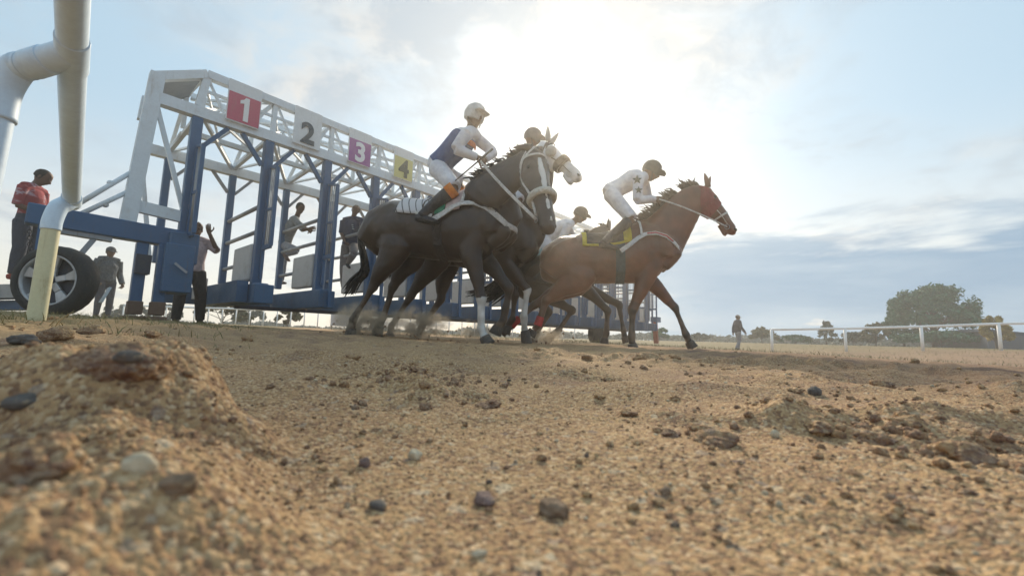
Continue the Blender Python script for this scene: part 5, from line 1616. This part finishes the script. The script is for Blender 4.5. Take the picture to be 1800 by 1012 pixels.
mb = MB(); mb.bar(sp(.2, -1.6, .85), sp(L_, -1.6, .85), .12, .14); mb.bar(sp(.2, -1.6, .45), sp(L_, -1.6, .45), .08, .10); mb.build('railing', WR, SH)

# ================================================================== TREES
BARK = paint('bark', (.09, .065, .05), .9, (.05, .04, .03), .5, 8)


def leaf_mat(name, c, c2):
    def f(gg):
        n = gg.noise(gg.tc, 1.2, 4, .6); n2 = gg.noise(gg.tc, 9, 3, .6)
        gg.put(gg.b.inputs['Base Color'], gg.mix(gg.ss(gg.m('ADD', gg.m('MULTIPLY', n, .6), gg.m('MULTIPLY', n2, .4)), .38, .62), c, c2))
        gg.b.inputs['Roughness'].default_value = .75
    return mat(name, f)


LEAF = leaf_mat('leaf_green', (.014, .085, .045), (.04, .16, .07)); LEAFO = leaf_mat('leaf_olive', (.07, .075, .03), (.15, .13, .05)); LEAFG = leaf_mat('leaf_grey', (.05, .065, .045), (.10, .11, .07)); LEAFY = leaf_mat('leaf_yellow', (.26, .19, .03), (.38, .27, .06))


def leaf_cloud(name, cs, rs, per, size, ma, parent, seed):
    rg = np.random.default_rng(seed)
    n = len(cs) * per
    c = np.repeat(np.asarray(cs), per, 0); r = np.repeat(np.asarray(rs), per, 0)
    d = rg.normal(size=(n, 3)); d /= np.linalg.norm(d, axis=1)[:, None]
    p = c + d * (rg.random(n) ** .45)[:, None] * r
    u = rg.normal(size=(n, 3)); u /= np.linalg.norm(u, axis=1)[:, None]
    v = np.cross(u, rg.normal(size=(n, 3))); v /= np.linalg.norm(v, axis=1)[:, None]
    s = size * rg.uniform(.5, 1.25, n)[:, None]
    V = np.stack([p - u * s, p + v * s * .5, p + u * s, p - v * s * .5], 1).reshape(-1, 3)
    F = np.arange(n * 4).reshape(-1, 4)
    return link(name, np_mesh(name, V, F), ma, parent)


def tree(px, pyb, Y, wpx, hpx, label, ma=LEAF, clumps=60, per=90, seed=0, trunk=.25, flat=1.0, name='tree', sz=None, low=.25):
    rg = np.random.default_rng(seed)
    b = at(px, pyb, Y); b[2] = gz(b[0], b[1]) - .05
    top = at(px, pyb - hpx, Y)[2]
    H = top - b[2]; W = wpx / FPX * Y / 2
    t = thing(name, label, 'tree', b, None)
    mb = MB(); mb.tube([b, b + ZU * H * trunk + np.array([rg.normal(0, .02) * H, 0, 0]), b + ZU * H * .6], [H * .035, H * .026, H * .012], None, 10, 3)
    cs = []; rs = []
    for i in range(clumps):
        a = rg.uniform(0, 2 * math.pi); el = rg.uniform(-.25, 1); q = rg.uniform(.35, 1) ** .6
        h = low + (1 - low) * (.5 + .5 * (el * 1.1 - .1)) * .92
        rad = W * q * math.sqrt(max(.08, 1 - max(0, el) ** 2)) * (.8 + .2 * rg.random())
        c = b + np.array([math.cos(a) * rad, math.sin(a) * rad, H * h])
        cs.append(c); k = rg.uniform(.10, .20); rs.append(np.array([W * k * 1.2, W * k * 1.2, H * k * .75]))
        if i % 4 == 0:
            m0 = b + ZU * H * rg.uniform(trunk * .6, .5)
            mb.tube([m0, m0 * .5 + c * .5 + ZU * H * .04, c], [H * .014, H * .009, H * .003], None, 6, 2)
    mb.build('trunk', BARK, t, True)
    leaf_cloud('crown', cs, rs, per, sz or max(.05, Y * .0042), ma, t, seed + 1)
    return t


tree(1642, 606, 62, 132, 104, 'large dark green spreading tree with sky showing through its crown', LEAF, 105, 150, 3, .3, low=.16, name='spreading_tree', sz=.24)
tree(1590, 607, 66, 60, 55, 'dark green tree leaning out beside the large spreading tree', LEAF, 40, 110, 4, .3, low=.1, sz=.26)
tree(1752, 604, 42, 44, 48, 'round yellow-leaved tree behind the white rail', LEAFY, 34, 110, 5, .2, low=.12, name='yellow_tree', sz=.2)
tree(1540, 608, 58, 46, 40, 'pale yellow-green bush to the side of the large tree', LEAFO, 26, 90, 6, .2, low=.05, name='bush', sz=.2)
tree(1453, 606, 70, 24, 42, 'thin grey-brown tree standing between two rail posts', LEAFG, 18, 60, 7, .3, name='thin_tree', low=.15)
tree(1340, 606, 75, 48, 30, 'pale green tree beside the end of the running rail', LEAFO, 26, 80, 8, .25, low=.12)
tree(1160, 603, 72, 36, 26, 'small round dark tree between the forelegs of the leading horse', LEAF, 22, 80, 9, .2, low=.08)
tree(1230, 606, 78, 34, 20, 'small pale tree past the outstretched foreleg', LEAFG, 18, 70, 10, .2, low=.08)
tree(1400, 607, 72, 60, 18, 'low dark bush under the end of the running rail', LEAF, 22, 80, 11, .1, low=.02, name='bush')
tree(1500, 608, 62, 80, 24, 'dull green bush under the middle of the running rail', LEAFG, 28, 90, 12, .1, low=.02, name='bush')
tree(1655, 612, 56, 150, 30, 'dark hedge at the foot of the large spreading tree', LEAF, 60, 100, 13, .1, low=.0, name='hedge_bush')
tree(390, 568, 30, 90, 42, 'hazy olive bush under the near end of the gate', LEAFO, 30, 110, 14, .15, low=.04, name='bush', sz=.14)
tree(505, 580, 26, 50, 38, 'dusty olive shrub seen under the gate beside the banner', LEAFO, 20, 90, 15, .15, low=.04, name='bush', sz=.11)
for i, (px, wq, hq, lb) in enumerate([(205, 46, 34, 'rounded grey-green tree right beside the man in the cap'), (240, 40, 30, 'small grey-green tree beyond the support legs'), (290, 50, 32, 'broad grey-green tree between the support legs and the winch box'), (440, 60, 32, 'hazy grey-green tree beneath the first stall')]):
    tree(px, 568, 70, wq, hq, lb, LEAFG, 24, 90, 20 + i, .2, low=.05)
# far wood
rg = np.random.default_rng(5); cs = []; rs = []
for i in range(420):
    a = rg.uniform(R(-62), R(62)); Y = rg.uniform(150, 190); r = Y
    x, y = r * math.sin(a), r * math.cos(a)
    h = (1.3 + 1.8 * abs(float(pn2(np.array([a * 6.]), np.array([.3]), 9)[0])))
    cs.append((x, y, h * rg.uniform(.1, .9))); rs.append((2.6, 2.2, h * .6))
tag(leaf_cloud('treeline', cs, rs, 130, .75, LEAFG, None, 77), 'hazy low line of far trees along the horizon', 'treeline', None, 'stuff')

# ================================================================== GRASS
def grass(name, label, n, sampler, hmin, hmax, ma, seed):
    rg = np.random.default_rng(seed)
    P = np.array([sampler(rg) for _ in range(n)]); z = ground_h(P[:, 0], P[:, 1])
    b = np.c_[P, z]; h = rg.uniform(hmin, hmax, n)[:, None]
    a = rg.uniform(0, 2 * math.pi, n); s = np.c_[np.cos(a), np.sin(a), np.zeros(n)]
    ln = np.c_[rg.normal(0, .45, n), rg.normal(0, .45, n), np.ones(n)]
    w_ = h * .05
    V = np.stack([b - s * w_, b + s * w_, b + ln * h * .55 + s * w_ * .7, b + ln * h * np.array([1.5, 1.5, 1]), b + ln * h * .55 - s * w_ * .7], 1).reshape(-1, 3)
    i = np.arange(n) * 5
    F4 = np.c_[i, i + 1, i + 2, i + 4]; F3 = np.c_[i + 4, i + 2, i + 3]
    return tag(link(name, np_mesh(name, V, F4, F3), ma, None), label, 'grass', None, 'stuff')


GRASS = leaf_mat('grass_blades', (.10, .11, .03), (.26, .20, .09))
def berm(rg):
    while True:
        y = rg.uniform(1.6, 5.5); x = rg.uniform(-6.5, -1.2)
        if -x - .42 * y > .75 + rg.normal(0, .25) and abs(x / y) < 1.5 and float(pn2(np.array([x * 2]), np.array([y * 2]), 31)[0]) > -.15: return x, y
grass('grass', 'dry tufted grass on the verge around the rail post', 3800, berm, .012, .05, GRASS, 3)
def infield(rg):
    while True:
        r = math.exp(rg.uniform(math.log(9), math.log(40))); a = rg.uniform(R(-20), R(56)); x, y = r * math.sin(a), r * math.cos(a)
        if y + .35 * x > 13 + rg.normal(0, 3): return x, y
grass('grass', 'sparse dry grass over the infield beyond the track', 9000, infield, .03, .12, GRASS, 4)
mb = MB(); p0 = at(92, 590, 1.35); p0[2] = gz(p0[0], p0[1]); p1 = at(103, 565, 1.32); p2 = at(128, 548, 1.30)
mb.tube([p0, p1, p2], [.0022, .0018, .001], None, 6, 4)
tag(mb.build('straw_stalk', paint('straw', (.45, .36, .2), .8), None, True), 'thin dry straw stalk bent over in front of the wheel', 'straw')

# ================================================================== DUST AND HAZE
def volume_box(name, lo, hi, dens, colr, aniso, label, noise=None):
    mb = MB(); lo, hi = np.array(lo, float), np.array(hi, float)
    mb.box((lo + hi) / 2, [(hi[0] - lo[0]) / 2, 0, 0], [0, (hi[1] - lo[1]) / 2, 0], [0, 0, (hi[2] - lo[2]) / 2])
    ma = bpy.data.materials.new(name); ma.use_nodes = True; nt = ma.node_tree; nt.nodes.clear()
    gg = G(nt); o = gg.n('ShaderNodeOutputMaterial'); v = gg.n('ShaderNodeVolumePrincipled')
    v.inputs['Color'].default_value = (*colr, 1); v.inputs['Density'].default_value = dens; v.inputs['Anisotropy'].default_value = aniso
    nt.links.new(v.outputs[0], o.inputs['Volume'])
    return tag(mb.build(name, ma), label, None, None, 'stuff')


volume_box('haze', (-230, -30, -1.3), (260, 240, 14), .0009, (.86, .93, 1.0), .5, 'thin pale haze in the air over the track')

volume_box('dust', (-11, -3, -.45), (12, 11.5, 4.6), .0072, (.97, .91, .80), .75, 'tan dust in the air around the gate and the horses, also standing in for lens glare')  # dust box added also to imitate veiling glare of the lens near the sun


def puff(px, py, Y, rx, ry, rz, dens, seed, label):
    """dust thrown up by a hoof: a ragged lump of thick air"""
    c = at(px, py, Y)
    V, F = lump(4, seed, .4, 1.4, (rx, ry, rz))
    ma = bpy.data.materials.new('dust_puff'); ma.use_nodes = True; nt = ma.node_tree; nt.nodes.clear()
    gg = G(nt); o = gg.n('ShaderNodeOutputMaterial'); v = gg.n('ShaderNodeVolumePrincipled')
    v.inputs['Color'].default_value = (.86, .74, .58, 1); v.inputs['Anisotropy'].default_value = .3
    tcn = gg.n('ShaderNodeTexCoord').outputs['Object']
    ln = gg.vm('LENGTH', gg.vm('DIVIDE', tcn, (rx, ry, rz)))
    nz = gg.noise(tcn, 9.0, 4, .6)
    d = gg.m('MULTIPLY', gg.ss(ln, .95, .15), gg.ss(nz, .40, .68))
    gg.put(v.inputs['Density'], gg.m('MULTIPLY', d, dens))
    nt.links.new(v.outputs[0], o.inputs['Volume'])
    ob = link('dust', np_mesh('dust', V, None, F), ma)
    ob.location = (c[0], c[1], max(c[2], gz(c[0], c[1]) + rz * .45))
    tag(ob, label, None, None, 'stuff')


puff(635, 568, 4.9, .46, .3, .30, 30.0, 71, 'dust kicked up behind the near-black horse')
puff(735, 570, 5.2, .55, .3, .28, 26.0, 72, 'dust kicked up under the near-black horse')
puff(838, 582, 4.8, .32, .2, .18, 18.0, 73, 'dust around the white forefoot')
puff(960, 590, 5.7, .4, .25, .18, 14.0, 74, 'dust under the bandaged hind legs of the leading bay')

rg = np.random.default_rng(12); VV = []; FF = []; b = 0
for px, py, Y, n in ((632, 572, 4.9, 40), (735, 574, 5.2, 36), (850, 592, 4.7, 16), (945, 592, 5.6, 22)):
    c = at(px, py, Y)
    for _ in range(n):
        V, F = lump(2, int(rg.integers(1, 40)), .45, 1.5); s = rg.uniform(.004, .016)
        p = np.array([c[0] + rg.normal(0, .22), c[1] + rg.normal(0, .12), 0]); p[2] = gz(p[0], p[1]) + abs(rg.normal(0, .12)) * (1 if rg.random() < .6 else .1) + s * .3
        VV.append(V * s + p); FF.append(F + b); b += len(V)
tag(link('dirt', np_mesh('dirt', np.vstack(VV), None, np.vstack(FF)), M_CLOD, None, True), 'bits of soil thrown up by the hooves', 'dirt', None, 'stuff')
